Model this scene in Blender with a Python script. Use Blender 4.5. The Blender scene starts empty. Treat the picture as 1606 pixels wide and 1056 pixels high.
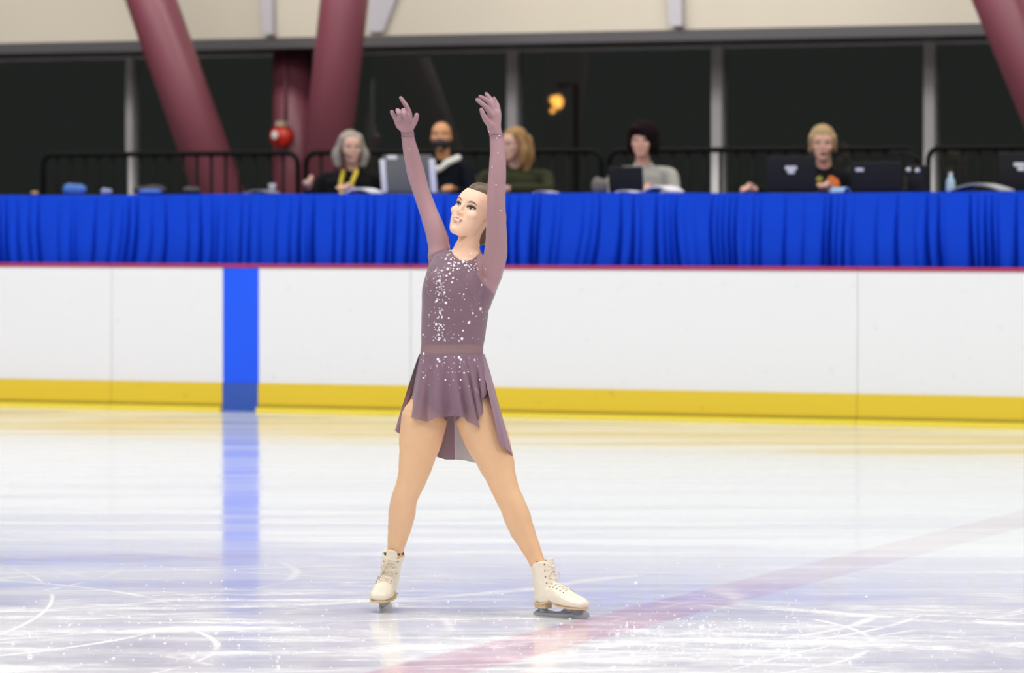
import bpy, bmesh, math, random
from mathutils import Vector, Matrix, noise
from mathutils.bvhtree import BVHTree
C = bpy.context.scene.collection
S = bpy.context.scene
V = Vector
random.seed(7)
# ------------------------------------------------------------------ camera, world, lights, exposure
F = 150 / 36 * 1606          # focal length in pixels of the 1606 wide frame
CAMH = 1.38
cd = bpy.data.cameras.new('camera'); cam = bpy.data.objects.new('camera', cd); C.objects.link(cam)
cam.location = (0, 0, CAMH); cam.rotation_euler = (math.pi / 2, 0, 0)
cd.lens = 150; cd.sensor_width = 36; cd.sensor_fit = 'HORIZONTAL'
cd.shift_y = -(528 - 348) / 1606
cd.clip_start = .5; cd.clip_end = 400
cd.dof.use_dof = True; cd.dof.focus_distance = 14.93; cd.dof.aperture_fstop = 4.4
S.camera = cam
w = bpy.data.worlds.new('night'); S.world = w; w.use_nodes = True
w.node_tree.nodes['Background'].inputs[0].default_value = (.9, 1.0, .92, 1)
w.node_tree.nodes['Background'].inputs[1].default_value = .019
def area(name, loc, sx, sy, power, col=(1, 1, 1), rx=0, rz=0):
    l = bpy.data.lights.new(name, 'AREA'); l.shape = 'RECTANGLE'; l.size = sx; l.size_y = sy
    l.energy = power; l.color = col
    o = bpy.data.objects.new(name, l); C.objects.link(o); o.location = loc; o.rotation_euler = (rx, 0, rz)
    return o
area('rink_light', (0, 4, 8.5), 26, 4, 1500, (1, .97, .95), .3)
area('rink_light', (0, 14, 8.5), 26, 4, 1450, (1, .98, .96), 0)
area('rink_light', (-8.5, 25.5, 8.0), 14, 3, 900, (1, .97, .97), .35, -.43)
area('rink_light', (7.5, 21, 8.0), 14, 3, 420, (.94, 1, .96), .35, -.43)
area('gallery_light', (1, 31.8, 6.0), 18, .8, 520, (1, .95, .90), .35, -.43)
S.view_settings.view_transform = 'Standard'; S.view_settings.look = 'None'
S.view_settings.exposure = 0.12; S.view_settings.gamma = 1; S.view_settings.use_curve_mapping = False

# ------------------------------------------------------------------ coordinates
def P(px, py, Y): return V(((px - 803) / F * Y, Y, CAMH - (py - 348) / F * Y))
def Gd(px, py): return P(px, py, CAMH * F / (py - 348))
A = math.radians(24.8); U = V((math.cos(A), -math.sin(A), 0)); N = V((math.sin(A), math.cos(A), 0)); B0 = V((0, 30.18, 0))
def BP(u, n, z): return B0 + U * u + N * n + V((0, 0, z))
def uat(px, n):
    k = (px - 803) / F
    return (k * (B0.y + N.y * n) - N.x * n) / (U.x - k * U.y)
def Bx(px, py, n):
    p = BP(uat(px, n), n, 0); p.z = CAMH - (py - 348) / F * p.y
    return p

# ------------------------------------------------------------------ object helpers
ORG = {}
def obj(name, bm, mat, parent=None, smooth=True, fix=True):
    if isinstance(bm, bmesh.types.BMesh):
        if fix: bmesh.ops.recalc_face_normals(bm, faces=bm.faces[:])
        me = bpy.data.meshes.new(name); bm.to_mesh(me); bm.free()
    else: me = bm
    if parent is None:
        xs = [v.co for v in me.vertices]
        o0 = V(((min(c.x for c in xs) + max(c.x for c in xs)) / 2, (min(c.y for c in xs) + max(c.y for c in xs)) / 2, min(c.z for c in xs)))
    else: o0 = ORG[parent.name]
    me.transform(Matrix.Translation(-o0))
    for m in (mat if isinstance(mat, (list, tuple)) else [mat]): me.materials.append(m)
    if smooth:
        for p in me.polygons: p.use_smooth = True
    o = bpy.data.objects.new(name, me); C.objects.link(o)
    if parent is None: o.location = o0
    else: o.parent = parent
    ORG[o.name] = o0
    return o
def thing(name, loc, label, cat, group=None):
    o = bpy.data.objects.new(name, None); C.objects.link(o); o.location = loc; o.empty_display_size = .1
    ORG[o.name] = V(loc)
    return tag(o, label, cat, group)
def tag(o, label, cat, group=None):
    o['label'] = label; o['category'] = cat
    if group: o['group'] = group
    return o
def struct(name, bm, mat, parent=None, smooth=False):
    o = obj(name, bm, mat, parent, smooth); o['kind'] = 'structure'
    return o

# ------------------------------------------------------------------ mesh helpers (all in world coordinates)
def NB(): return bmesh.new()
def hexa(bm, ps):
    vs = [bm.verts.new(p) for p in ps]
    for f in ((0, 1, 2, 3), (7, 6, 5, 4), (0, 4, 5, 1), (1, 5, 6, 2), (2, 6, 7, 3), (3, 7, 4, 0)): bm.faces.new([vs[i] for i in f])
    return vs
def bbx(bm, u0, u1, n0, n1, z0, z1, bev=0):
    b = NB(); hexa(b, [BP(u0, n0, z0), BP(u1, n0, z0), BP(u1, n1, z0), BP(u0, n1, z0), BP(u0, n0, z1), BP(u1, n0, z1), BP(u1, n1, z1), BP(u0, n1, z1)])
    if bev: bmesh.ops.bevel(b, geom=b.edges[:], offset=bev, segments=2, affect='EDGES', profile=.5)
    join(bm, b)
def mbx(bm, M, x0, x1, y0, y1, z0, z1, bev=0):
    b = NB(); hexa(b, [M @ V(p) for p in ((x0, y0, z0), (x1, y0, z0), (x1, y1, z0), (x0, y1, z0), (x0, y0, z1), (x1, y0, z1), (x1, y1, z1), (x0, y1, z1))])
    if bev: bmesh.ops.bevel(b, geom=b.edges[:], offset=bev, segments=2, affect='EDGES', profile=.5)
    join(bm, b)
def join(bm, b):
    bmesh.ops.recalc_face_normals(b, faces=b.faces[:])
    mp = {v: bm.verts.new(v.co) for v in b.verts}
    for f in b.faces: bm.faces.new([mp[v] for v in f.verts])
    b.free()
def loft(bm, rings, cap=True):
    vr = [[bm.verts.new(p) for p in r] for r in rings]
    n = len(rings[0])
    for a, b in zip(vr, vr[1:]):
        for i in range(n): bm.faces.new((a[i], a[(i + 1) % n], b[(i + 1) % n], b[i]))
    if cap: bm.faces.new(vr[0][::-1]); bm.faces.new(vr[-1])
def limb(bm, pts, n=20, ends=(1, 1), grow=0, up=None):
    """pts: (centre, r across, r along depth) ; rounded ends"""
    pts = [(V(p[0]), p[1] + grow, (p[2] if len(p) > 2 else p[1]) + grow) for p in pts]
    cs = [p[0] for p in pts]; fr = []
    for i, (c, a, b) in enumerate(pts):
        T = (cs[min(i + 1, len(cs) - 1)] - cs[max(i - 1, 0)]).normalized()
        Yd = V(up) if up else V((0, 1, 0))
        if abs(T.dot(Yd)) > .95: Yd = V((0, 0, 1))
        s = T.cross(Yd).normalized(); d = s.cross(T).normalized()
        fr.append((c, a, b, T, s, d))
    rings = []
    def ring(c, a, b, s, d): rings.append([c + s * (a * math.cos(2 * math.pi * k / n)) + d * (b * math.sin(2 * math.pi * k / n)) for k in range(n)])
    c, a, b, T, s, d = fr[0]
    if ends[0]:
        for q in (80, 60, 35): r = math.radians(q); ring(c - T * (min(a, b) * math.sin(r)), a * math.cos(r), b * math.cos(r), s, d)
    for i in range(len(fr)):
        c, a, b, T, s, d = fr[i]; ring(c, a, b, s, d)
        if i < len(fr) - 1:
            c2, a2, b2, T2, s2, d2 = fr[i + 1]
            L = (c2 - c).length
            for t in (.33, .67):
                h00 = 2 * t**3 - 3 * t * t + 1; h10 = t**3 - 2 * t * t + t; h01 = 1 - h00; h11 = t**3 - t * t
                cc = c * h00 + T * (L * h10) + c2 * h01 + T2 * (L * h11)
                e = t * t * (3 - 2 * t)
                ss = (s * (1 - e) + s2 * e).normalized(); dd = (d * (1 - e) + d2 * e).normalized()
                ring(cc, a + (a2 - a) * e, b + (b2 - b) * e, ss, dd)
    c, a, b, T, s, d = fr[-1]
    if ends[1]:
        for q in (35, 60, 80): r = math.radians(q); ring(c + T * (min(a, b) * math.sin(r)), a * math.cos(r), b * math.cos(r), s, d)
    loft(bm, rings)
def tube(bm, pts, r, n=8, cap=True):
    pts = [V(p) for p in pts]; rings = []; s = None
    for i, c in enumerate(pts):
        T = (pts[min(i + 1, len(pts) - 1)] - pts[max(i - 1, 0)]).normalized()
        if s is None:
            q = V((0, 0, 1)) if abs(T.z) < .9 else V((1, 0, 0)); s = T.cross(q).normalized()
        s = (s - T * s.dot(T)).normalized(); d = T.cross(s)
        rr = r[i] if isinstance(r, (list, tuple)) else r
        rings.append([c + s * (rr * math.cos(2 * math.pi * k / n)) + d * (rr * math.sin(2 * math.pi * k / n)) for k in range(n)])
    loft(bm, rings, cap)
def ball(bm, M, c, r, seg=20, rng=12):
    r = (r, r, r) if not isinstance(r, (tuple, list)) else r
    MM = M @ Matrix.Translation(V(c)) @ Matrix.Diagonal((r[0], r[1], r[2], 1))
    b = NB(); bmesh.ops.create_uvsphere(b, u_segments=seg, v_segments=rng, radius=1, matrix=MM); join(bm, b)
def fuse(bm, voxel, it=3, fac=.5):
    me = bpy.data.meshes.new('tmp'); bm.to_mesh(me); bm.free()
    o = bpy.data.objects.new('tmp', me); C.objects.link(o)
    m = o.modifiers.new('r', 'REMESH'); m.mode = 'VOXEL'; m.voxel_size = voxel; m.adaptivity = 0
    m = o.modifiers.new('s', 'SMOOTH'); m.iterations = it; m.factor = fac
    dg = bpy.context.evaluated_depsgraph_get(); dg.update()
    res = bpy.data.meshes.new_from_object(o.evaluated_get(dg))
    bpy.data.objects.remove(o); bpy.data.meshes.remove(me)
    return res
def bvh(me):
    return BVHTree.FromPolygons([v.co.copy() for v in me.vertices], [tuple(p.vertices) for p in me.polygons])
I4 = Matrix.Identity(4)

# ------------------------------------------------------------------ materials
def mat(name, col, rough=.6, metal=0, spec=.5, noise_amt=0, noise_scale=30, bump=0, bump_scale=200, alpha=1, emit=None, sheen=0, coat=0):
    m = bpy.data.materials.new(name); m.use_nodes = True; nt = m.node_tree; b = nt.nodes['Principled BSDF']
    b.inputs['Base Color'].default_value = (*col, 1); b.inputs['Roughness'].default_value = rough
    b.inputs['Metallic'].default_value = metal; b.inputs['Specular IOR Level'].default_value = spec
    b.inputs['Alpha'].default_value = alpha
    if sheen: b.inputs['Sheen Weight'].default_value = sheen
    if coat: b.inputs['Coat Weight'].default_value = coat
    if emit: b.inputs['Emission Color'].default_value = (*emit[0], 1); b.inputs['Emission Strength'].default_value = emit[1]
    if noise_amt or bump:
        tc = nt.nodes.new('ShaderNodeTexCoord')
    if noise_amt:
        n = nt.nodes.new('ShaderNodeTexNoise'); n.inputs['Scale'].default_value = noise_scale; n.inputs['Detail'].default_value = 4
        nt.links.new(tc.outputs['Object'], n.inputs['Vector'])
        r = nt.nodes.new('ShaderNodeMix'); r.data_type = 'RGBA'
        r.inputs[6].default_value = (*[c * (1 - noise_amt) for c in col], 1); r.inputs[7].default_value = (*[min(1, c * (1 + noise_amt)) for c in col], 1)
        nt.links.new(n.outputs['Fac'], r.inputs[0]); nt.links.new(r.outputs[2], b.inputs['Base Color'])
    if bump:
        n = nt.nodes.new('ShaderNodeTexNoise'); n.inputs['Scale'].default_value = bump_scale
        nt.links.new(tc.outputs['Object'], n.inputs['Vector'])
        bp = nt.nodes.new('ShaderNodeBump'); bp.inputs['Strength'].default_value = bump; bp.inputs['Distance'].default_value = .005
        nt.links.new(n.outputs['Fac'], bp.inputs['Height']); nt.links.new(bp.outputs['Normal'], b.inputs['Normal'])
    return m
def skinmat(name, col, ss=.15):
    m = mat(name, col, .5, spec=.35, noise_amt=.05, noise_scale=25)
    b = m.node_tree.nodes['Principled BSDF']; b.inputs['Subsurface Weight'].default_value = ss; b.inputs['Subsurface Radius'].default_value = (.02, .008, .004); b.inputs['Subsurface Scale'].default_value = .5
    return m
M = {}
M['skin'] = skinmat('skin', (.90, .61, .44))
M['tights'] = skinmat('tights', (.80, .50, .29), .05)
M['mauve'] = mat('mauve_fabric', (.215, .125, .165), .55, noise_amt=.25, noise_scale=260, bump=.3, bump_scale=500, sheen=.2)
M['sheer'] = mat('sheer_mauve_mesh', (.40, .235, .30), .7, alpha=.66, sheen=.3)
M['inset'] = mat('sheer_waist_mesh', (.28, .18, .21), .7, alpha=.72)
M['skirt'] = mat('skirt_chiffon', (.245, .14, .19), .65, alpha=.80, sheen=.25)
M['skirt2'] = mat('skirt_chiffon_back', (.27, .155, .21), .65, alpha=.97, sheen=.25)
M['lining'] = mat('pale_lining', (.62, .62, .66), .7)
M['crystal'] = mat('crystal', (.95, .93, .95), .12, spec=1, coat=1)
M['hair'] = mat('dark_blond_hair', (.13, .085, .05), .45, noise_amt=.4, noise_scale=60)
M['lip'] = mat('pink_lips', (.60, .20, .18), .35)
M['teeth'] = mat('teeth', (.85, .82, .75), .3)
M['dark'] = mat('dark_lash', (.02, .013, .012), .5)
M['shadow'] = mat('eye_makeup', (.20, .10, .085), .5)
M['brow'] = mat('brown_brow', (.16, .085, .05), .6)
M['blush'] = mat('nostril', (.45, .12, .08), .6)
M['eye'] = mat('eye_white', (.75, .74, .72), .2)
M['boot'] = mat('ivory_leather', (.86, .78, .64), .38, spec=.5, noise_amt=.06, noise_scale=20, bump=.15, bump_scale=60)
M['bootdark'] = mat('boot_lining', (.06, .035, .03), .8)
M['sole'] = mat('tan_sole', (.70, .52, .30), .5)
M['lace'] = mat('lace', (.80, .70, .58), .8)
M['hook'] = mat('hook', (.16, .13, .11), .4, metal=.6)
M['steel'] = mat('blade_steel', (.50, .51, .55), .35, metal=.45)
M['blue'] = mat('blue_cloth', (.0, .05, .60), .8, spec=.2, noise_amt=.08, noise_scale=6)
M['boardblue'] = mat('board_blue', (.012, .105, .92), .35, noise_amt=.05, noise_scale=4)
M['boardbluedark'] = mat('kick_blue', (.035, .10, .45), .4, noise_amt=.1, noise_scale=6)
M['cap'] = mat('red_cap', (.42, .02, .09), .4)
M['red'] = mat('maroon_steel', (.175, .045, .065), .42, spec=.5, noise_amt=.12, noise_scale=1.2)
M['grey'] = mat('grey_aluminium', (.62, .60, .61), .45, noise_amt=.08, noise_scale=2)
M['header'] = mat('grey_header', (.085, .08, .088), .5)
M['cream'] = mat('cream_wall_panel', (.60, .55, .45), .7, noise_amt=.06, noise_scale=.8)
M['rib'] = mat('pale_grey_rib', (.50, .48, .52), .6)
M['blk'] = mat('black_metal', (.002, .002, .0025), .6, spec=.12)
M['blkp'] = mat('black_plastic', (.012, .012, .013), .6, spec=.25)
M['logo'] = mat('silver_logo', (.75, .75, .75), .4)
M['paper'] = mat('paper', (.8, .8, .86), .7)
M['floor'] = mat('platform_floor', (.15, .14, .13), .8)

def ice_material():
    m = bpy.data.materials.new('rink_ice'); m.use_nodes = True; nt = m.node_tree; L = nt.links.new; b = nt.nodes['Principled BSDF']
    def node(t, **k):
        n = nt.nodes.new(t)
        for a, v in k.items(): setattr(n, a, v)
        return n
    def math_(op, a, b2=None, c=None, clamp=False):
        n = node('ShaderNodeMath', operation=op, use_clamp=clamp)
        for i, x in enumerate((a, b2, c)):
            if x is None: continue
            if isinstance(x, (int, float)): n.inputs[i].default_value = x
            else: L(x, n.inputs[i])
        return n.outputs[0]
    geo = node('ShaderNodeNewGeometry'); pos = geo.outputs['Position']
    sx = node('ShaderNodeSeparateXYZ'); L(pos, sx.inputs[0]); X, Y = sx.outputs[0], sx.outputs[1]
    def nz(scale, detail=5, rough=.6, sc=(1, 1, 1), rot=0, dist=0):
        mp = node('ShaderNodeMapping'); mp.inputs['Scale'].default_value = sc; mp.inputs['Rotation'].default_value = (0, 0, rot); L(pos, mp.inputs[0])
        n = node('ShaderNodeTexNoise'); n.inputs['Scale'].default_value = scale; n.inputs['Detail'].default_value = detail; n.inputs['Roughness'].default_value = rough; n.inputs['Distortion'].default_value = dist
        L(mp.outputs[0], n.inputs['Vector']); return n.outputs['Fac']
    def ramp(x, a, b2, lo=0., hi=1.):
        r = node('ShaderNodeMapRange', interpolation_type='SMOOTHSTEP'); L(x, r.inputs[0]); r.inputs[1].default_value = a; r.inputs[2].default_value = b2; r.inputs[3].default_value = lo; r.inputs[4].default_value = hi
        return r.outputs[0]
    def mix(f, a, b2):
        n = node('ShaderNodeMix', data_type='RGBA')
        if isinstance(f, float): n.inputs[0].default_value = f
        else: L(f, n.inputs[0])
        for i, x in ((6, a), (7, b2)):
            if isinstance(x, tuple): n.inputs[i].default_value = (*x, 1)
            else: L(x, n.inputs[i])
        return n.outputs[2]
    # worn area: where the skater has been working, nearer than the freshly resurfaced far ice
    worn = ramp(math_('ADD', Y, math_('MULTIPLY', nz(.5), 5.)), 20.0, 17.0)
    patch = ramp(nz(.9, 7, .65, (1.0, .5, 1), .25, .8), .40, .64)
    def mul(*a):
        x = a[0]
        for y in a[1:]: x = math_('MULTIPLY', x, y)
        return x
    def mx(*a):
        x = a[0]
        for y in a[1:]: x = math_('MAXIMUM', x, y)
        return x
    m1 = ramp(nz(.8, 5, .7, (1, 1, 1), 0), .45, .60); m2 = ramp(nz(1.3, 5, .7, (1, 1, 1), 1.), .47, .62); m3 = ramp(nz(.7, 6, .7, (.6, 1.2, 1), 2.), .42, .60)
    scr = ramp(nz(2.6, 9, .78, (.45, 1.6, 1), .2), .50, .68)
    scr2 = ramp(nz(3.4, 9, .78, (.5, 1.7, 1), -.7), .52, .70)
    fine = ramp(nz(30, 5, .75, (.35, 1, 1), .5), .52, .74)
    snow = mx(mul(scr, .75), mul(scr2, .6), mul(fine, .4, m3))
    snow = mul(snow, math_('ADD', math_('MULTIPLY', patch, .7), .3))
    # broad scraped bands of snow left by edges
    def ring(cx, cy, r, wd, k=1., lo=.42):
        d = math_('SQRT', math_('ADD', math_('POWER', math_('SUBTRACT', X, cx), 2.), math_('POWER', math_('SUBTRACT', Y, cy), 2.)))
        d = math_('ADD', d, math_('MULTIPLY', math_('SUBTRACT', nz(1.6, 4), .5), .35))
        e = math_('ABSOLUTE', math_('SUBTRACT', d, r))
        f = ramp(math_('ADD', e, math_('MULTIPLY', math_('SUBTRACT', nz(7, 6, .75), .5), wd * 2.2)), wd * 1.1, wd * .1)
        return math_('MULTIPLY', math_('MULTIPLY', f, ramp(nz(2.1, 7, .75), lo, lo + .25)), k)
    tracks = None
    for k in range(26):   # many thin edge arcs
        q = random.Random(k * 7 + 1); R_ = q.uniform(1.6, 7.5); th = q.uniform(.15, .95) * math.pi; xx = q.uniform(-2.2, 2.2); yy = q.uniform(13.2, 17.6); sg = 1 if q.random() < .7 else -1
        cx, cy = xx + R_ * math.cos(th), yy + sg * R_ * math.sin(th)
        d = math_('SQRT', math_('ADD', math_('POWER', math_('SUBTRACT', X, cx), 2.), math_('POWER', math_('SUBTRACT', Y, cy), 2.)))
        f = mul(ramp(math_('ABSOLUTE', math_('SUBTRACT', d, R_)), q.uniform(.012, .035), .003), (m1, m2, m3)[k % 3], q.uniform(.25, .6))
        tracks = f if tracks is None else mx(tracks, f)
    for a in ((-.6, 9.4, 5.05, .13, .7, .40), (.5, 10.9, 3.05, .15, .65, .40), (1.6, 8.9, 5.3, .11, .65, .42), (-1.9, 17.6, 2.5, .07, .5, .35), (2.1, 15.9, 1.3, .09, .7, .38)):
        r = ring(*a); tracks = r if tracks is None else math_('MAXIMUM', tracks, r)
    snow = math_('MULTIPLY', math_('MAXIMUM', snow, tracks), math_('ADD', math_('MULTIPLY', worn, .93), .07), None, True)
    ice = mix(patch, (.715, .715, .755), (.84, .845, .865))
    ice = mix(worn, (.84, .87, .89), ice)
    # painted red line under the ice
    dx, dy = .366, .9306
    dl = math_('ABSOLUTE', math_('SUBTRACT', math_('MULTIPLY', math_('SUBTRACT', X, .44), dy), math_('MULTIPLY', math_('SUBTRACT', Y, 14.9), dx)))
    ln = math_('MULTIPLY', ramp(dl, .17, .13), math_('ADD', math_('MULTIPLY', nz(1.3, 3), .7), .25), None, True)
    lcol = mix(worn, (.70, .58, .63), (.66, .30, .42))
    ice = mix(math_('MULTIPLY', ln, .85), ice, lcol)
    # thin face-off circle lines
    d2 = math_('ABSOLUTE', math_('SUBTRACT', math_('SQRT', math_('ADD', math_('POWER', math_('SUBTRACT', X, -4.4), 2.), math_('POWER', math_('SUBTRACT', Y, 33.5), 2.))), 4.6))
    ice = mix(math_('MULTIPLY', ramp(d2, .07, .03), .35), ice, (.35, .38, .48))
    col = mix(snow, ice, (.91, .915, .93))
    L(col, b.inputs['Base Color'])
    band = ramp(nz(1.0, 4, .65, (.25, 1.6, 1), -.1), .40, .60)
    rough = math_('ADD', math_('MULTIPLY', band, .10), .045)
    rough = math_('ADD', rough, math_('MULTIPLY', snow, .55))
    L(rough, b.inputs['Roughness'])
    b.inputs['IOR'].default_value = 1.31
    bars = ramp(nz(1.0, 5, .7, (.06, 2.4, 1), -.02), .44, .56)
    sp = math_('MULTIPLY', math_('SUBTRACT', .42, math_('MULTIPLY', snow, .36)), math_('SUBTRACT', 1., math_('MULTIPLY', bars, .48))); L(sp, b.inputs['Specular IOR Level'])
    h = math_('ADD', math_('MULTIPLY', nz(1.5, 3), .35), math_('MULTIPLY', nz(22, 5, .7, (.3, 1, 1), .4), math_('MULTIPLY', worn, .25)))
    h = math_('ADD', h, math_('MULTIPLY', snow, .15))
    bp = node('ShaderNodeBump'); bp.inputs['Strength'].default_value = .25; bp.inputs['Distance'].default_value = .01
    L(h, bp.inputs['Height']); L(bp.outputs[0], b.inputs['Normal'])
    return m
def board_material(name, c, dirt, edge=None):
    m = bpy.data.materials.new(name); m.use_nodes = True; nt = m.node_tree; L = nt.links.new; b = nt.nodes['Principled BSDF']
    g = nt.nodes.new('ShaderNodeNewGeometry')
    n = nt.nodes.new('ShaderNodeTexNoise'); n.inputs['Scale'].default_value = 14; n.inputs['Detail'].default_value = 6; n.inputs['Roughness'].default_value = .7; L(g.outputs['Position'], n.inputs['Vector'])
    r = nt.nodes.new('ShaderNodeMapRange'); L(n.outputs['Fac'], r.inputs[0]); r.inputs[1].default_value = .62; r.inputs[2].default_value = .74
    mx = nt.nodes.new('ShaderNodeMix'); mx.data_type = 'RGBA'; mx.inputs[6].default_value = (*c, 1); mx.inputs[7].default_value = (*dirt, 1); L(r.outputs[0], mx.inputs[0])
    out = mx.outputs[2]
    if edge:   # scuffed, dirty band along the foot of the kick plate
        s = nt.nodes.new('ShaderNodeSeparateXYZ'); L(g.outputs['Position'], s.inputs[0])
        e = nt.nodes.new('ShaderNodeMapRange'); L(s.outputs[2], e.inputs[0]); e.inputs[1].default_value = edge[0]; e.inputs[2].default_value = edge[1]; e.inputs[3].default_value = .75; e.inputs[4].default_value = 0
        m2 = nt.nodes.new('ShaderNodeMix'); m2.data_type = 'RGBA'; L(e.outputs[0], m2.inputs[0]); L(out, m2.inputs[6]); m2.inputs[7].default_value = (.10, .09, .02, 1); out = m2.outputs[2]
    L(out, b.inputs['Base Color']); b.inputs['Roughness'].default_value = .35
    return m
M['white'] = board_material('board_white', (.84, .84, .85), (.70, .71, .71))
M['yellow'] = board_material('kick_yellow', (.80, .58, .035), (.55, .40, .03), (.03, .065))
M['yellow2'] = mat('ledge_yellow', (.95, .76, .05), .4)

def glass_material():
    m = bpy.data.materials.new('window_glass'); m.use_nodes = True; nt = m.node_tree
    b = nt.nodes['Principled BSDF']; b.inputs['Base Color'].default_value = (.75, .78, .75, 1); b.inputs['Roughness'].default_value = .02; b.inputs['Transmission Weight'].default_value = 1; b.inputs['IOR'].default_value = 1.5
    return m
M['glass'] = glass_material()

# ------------------------------------------------------------------ setting: ice, boards, gallery
bm = NB()
vs = [bm.verts.new(p) for p in (BP(-22, -40, 0), BP(22, -40, 0), BP(22, .05, 0), BP(-22, .05, 0))]; bm.faces.new(vs)
struct('floor', bm, ice_material())
FZ = .84                        # gallery floor behind the boards
bm = NB(); bbx(bm, -14, 14, .14, 9.0, -.05, FZ); struct('floor_gallery', bm, M['floor'])

seams = [-9.0, uat(175, 0), uat(644, 0), uat(1345, 0), 9.0]
blabels = ['white rink board section at the far left edge of the photo', 'white rink board section with the vertical blue stripe',
           'long white rink board section directly behind the skater', 'white rink board section at the right edge, lightly scuffed']
for i in range(4):
    u0, u1 = seams[i] + .002, seams[i + 1] - .002
    t = thing('rink_board', BP((u0 + u1) / 2, .05, 0), blabels[i], 'rink board', 'rink boards along the ice')
    bm = NB(); bbx(bm, u0, u1, 0, .10, .205, 1.045, .002); obj('board_panel', bm, M['white'], t, False)
    segs = [(u0, u1)]
    if i == 1: s0, s1 = uat(350, 0), uat(406, 0); segs = [(u0, s0), (s1, u1)]
    bm = NB()
    for a, b in segs: bbx(bm, a, b, -.012, .10, .03, .205)
    obj('kick_plate', bm, M['yellow'], t, False)
    bm = NB()
    for a, b in segs: bbx(bm, a, b, -.05, .10, 0, .03, .003)
    obj('kick_plate_ledge', bm, M['yellow2'], t, False)
    bm = NB(); bbx(bm, u0, u1, -.015, .115, 1.045, 1.072, .006); obj('cap_rail', bm, M['cap'], t, False)
    if i == 1:
        bm = NB(); bbx(bm, s0, s1, -.004, .001, .205, 1.045); o = obj('blue_stripe', bm, M['boardblue'], t, False); o['label'] = 'vertical blue line stripe'
        bm = NB(); bbx(bm, s0, s1, -.014, .10, .0, .205); o = obj('blue_stripe_kick_plate', bm, M['boardbluedark'], t, False); o['label'] = 'darker blue foot of the stripe'

# upper wall, header, windows
un0, un1 = -9, 9
WN = 5.2
wz = Bx(803, 52, WN).z; hz = Bx(803, 69, WN).z
bm = NB(); bbx(bm, un0, un1, WN, 6.6, wz, 5.4); struct('wall_back', bm, M['cream'])
bm = NB(); bbx(bm, un0, un1, WN - .03, 6.6, hz, wz); struct('trim_1', bm, M['header'])
def strip(name, pts, n0, n1, m):     # upright slanted strip on the wall: 4 pixel corners
    bm = NB(); ps = [Bx(x, y, n0) for x, y in pts]; off = N * (n1 - n0); hexa(bm, ps + [p + off for p in ps]); return struct(name, bm, m)
strip('trim_2', [(396, -160), (424, -160), (427, 54), (412, 54)], WN - .08, WN, M['rib'])
strip('trim_3', [(1030, -160), (1066, -160), (1069, 41), (1050, 41)], WN - .08, WN, M['rib'])
strip('trim_4', [(590, -160), (680, -160), (600, 50), (577, 50)], WN - .05, WN, M['rib'])
mull = [-400, -90, 208, 508, 807, 1128, 1461, 1810, 2170]
GN = 6.3
for i in range(len(mull) - 1):
    a, b = uat(mull[i], GN), uat(mull[i + 1], GN)
    t = bpy.data.objects.new('window_%d' % (i + 1), None); C.objects.link(t); t.location = BP((a + b) / 2, GN, FZ); t['kind'] = 'structure'; ORG[t.name] = V(t.location)
    g = NB(); bbx(g, a + .045, b - .045, GN, GN + .012, FZ + .08, hz + .05); obj('pane', g, M['glass'], t, False)
    hw = .036 if i < 2 else .048
    f = NB(); bbx(f, b - hw, b + hw, GN - .07, GN + .07, FZ, hz + .05, .006); bbx(f, a + .05, b - .05, GN - .05, GN + .05, FZ, FZ + .08)
    bbx(f, a + .05, b - .05, GN - .05, GN + .05, hz - .02, hz + .06); obj('window_frame', f, M['grey'], t, False)
lp = Bx(875, 160, 26)
t = thing('street_lamp', (lp.x, lp.y, .0), 'orange glowing lamp outside behind the dark glass', 'lamp')
bm = NB(); tube(bm, [(lp.x + .25, lp.y, 0), (lp.x + .25, lp.y, lp.z + .25), (lp.x, lp.y, lp.z + .22)], .03); obj('pole', bm, M['blk'], t)
bm = NB(); ball(bm, Matrix.Translation(lp), (0, 0, .0), (.07, .07, .09)); ball(bm, Matrix.Translation(lp), (-.07, 0, -.12), .03)
ball(bm, Matrix.Translation(lp), (-.06, 0, .03), .045)
obj('bulb', bm, mat('lamp_glow', (1, .5, .1), emit=((1, .42, .08), 2.2)), t)

# maroon steel columns
def column(name, p0, p1, n, rp, label, top=5.2, n2=None):
    a = Bx(p0[0], p0[1], n); b = Bx(p1[0], p1[1], n); d = (b - a)
    base = a + d * ((FZ - a.z) / d.z); t_ = a + d * ((top - a.z) / d.z); r = rp / F * a.y
    t = thing('steel_column', base, label, 'column', 'maroon tubular steel columns')
    bm = NB(); tube(bm, [base, base + (t_ - base) * .5, t_], r, 40); obj('tube', bm, M['red'], t)
    bm = NB(); tube(bm, [base, base + V((0, 0, .03))], r * 1.35, 32); obj('base_plate', bm, M['red'], t, False)
    return t, base, r
column('a', (237, 0), (325, 250), 4.0, 39, 'thick maroon steel tube leaning right to left, beside the left window post')
column('b', (540, 0), (513, 240), 4.0, 38, 'thick maroon steel tube, nearly upright, behind the grey-haired woman')
column('d', (1567, 0), (1650, 200), 4.0, 40, 'maroon slanting steel tube at the upper right corner')
_, cb, cr = column('c', (459, 60), (459, 300), 5.7, 31, 'upright maroon steel column behind the red fire bell', top=hz + .001)
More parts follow.
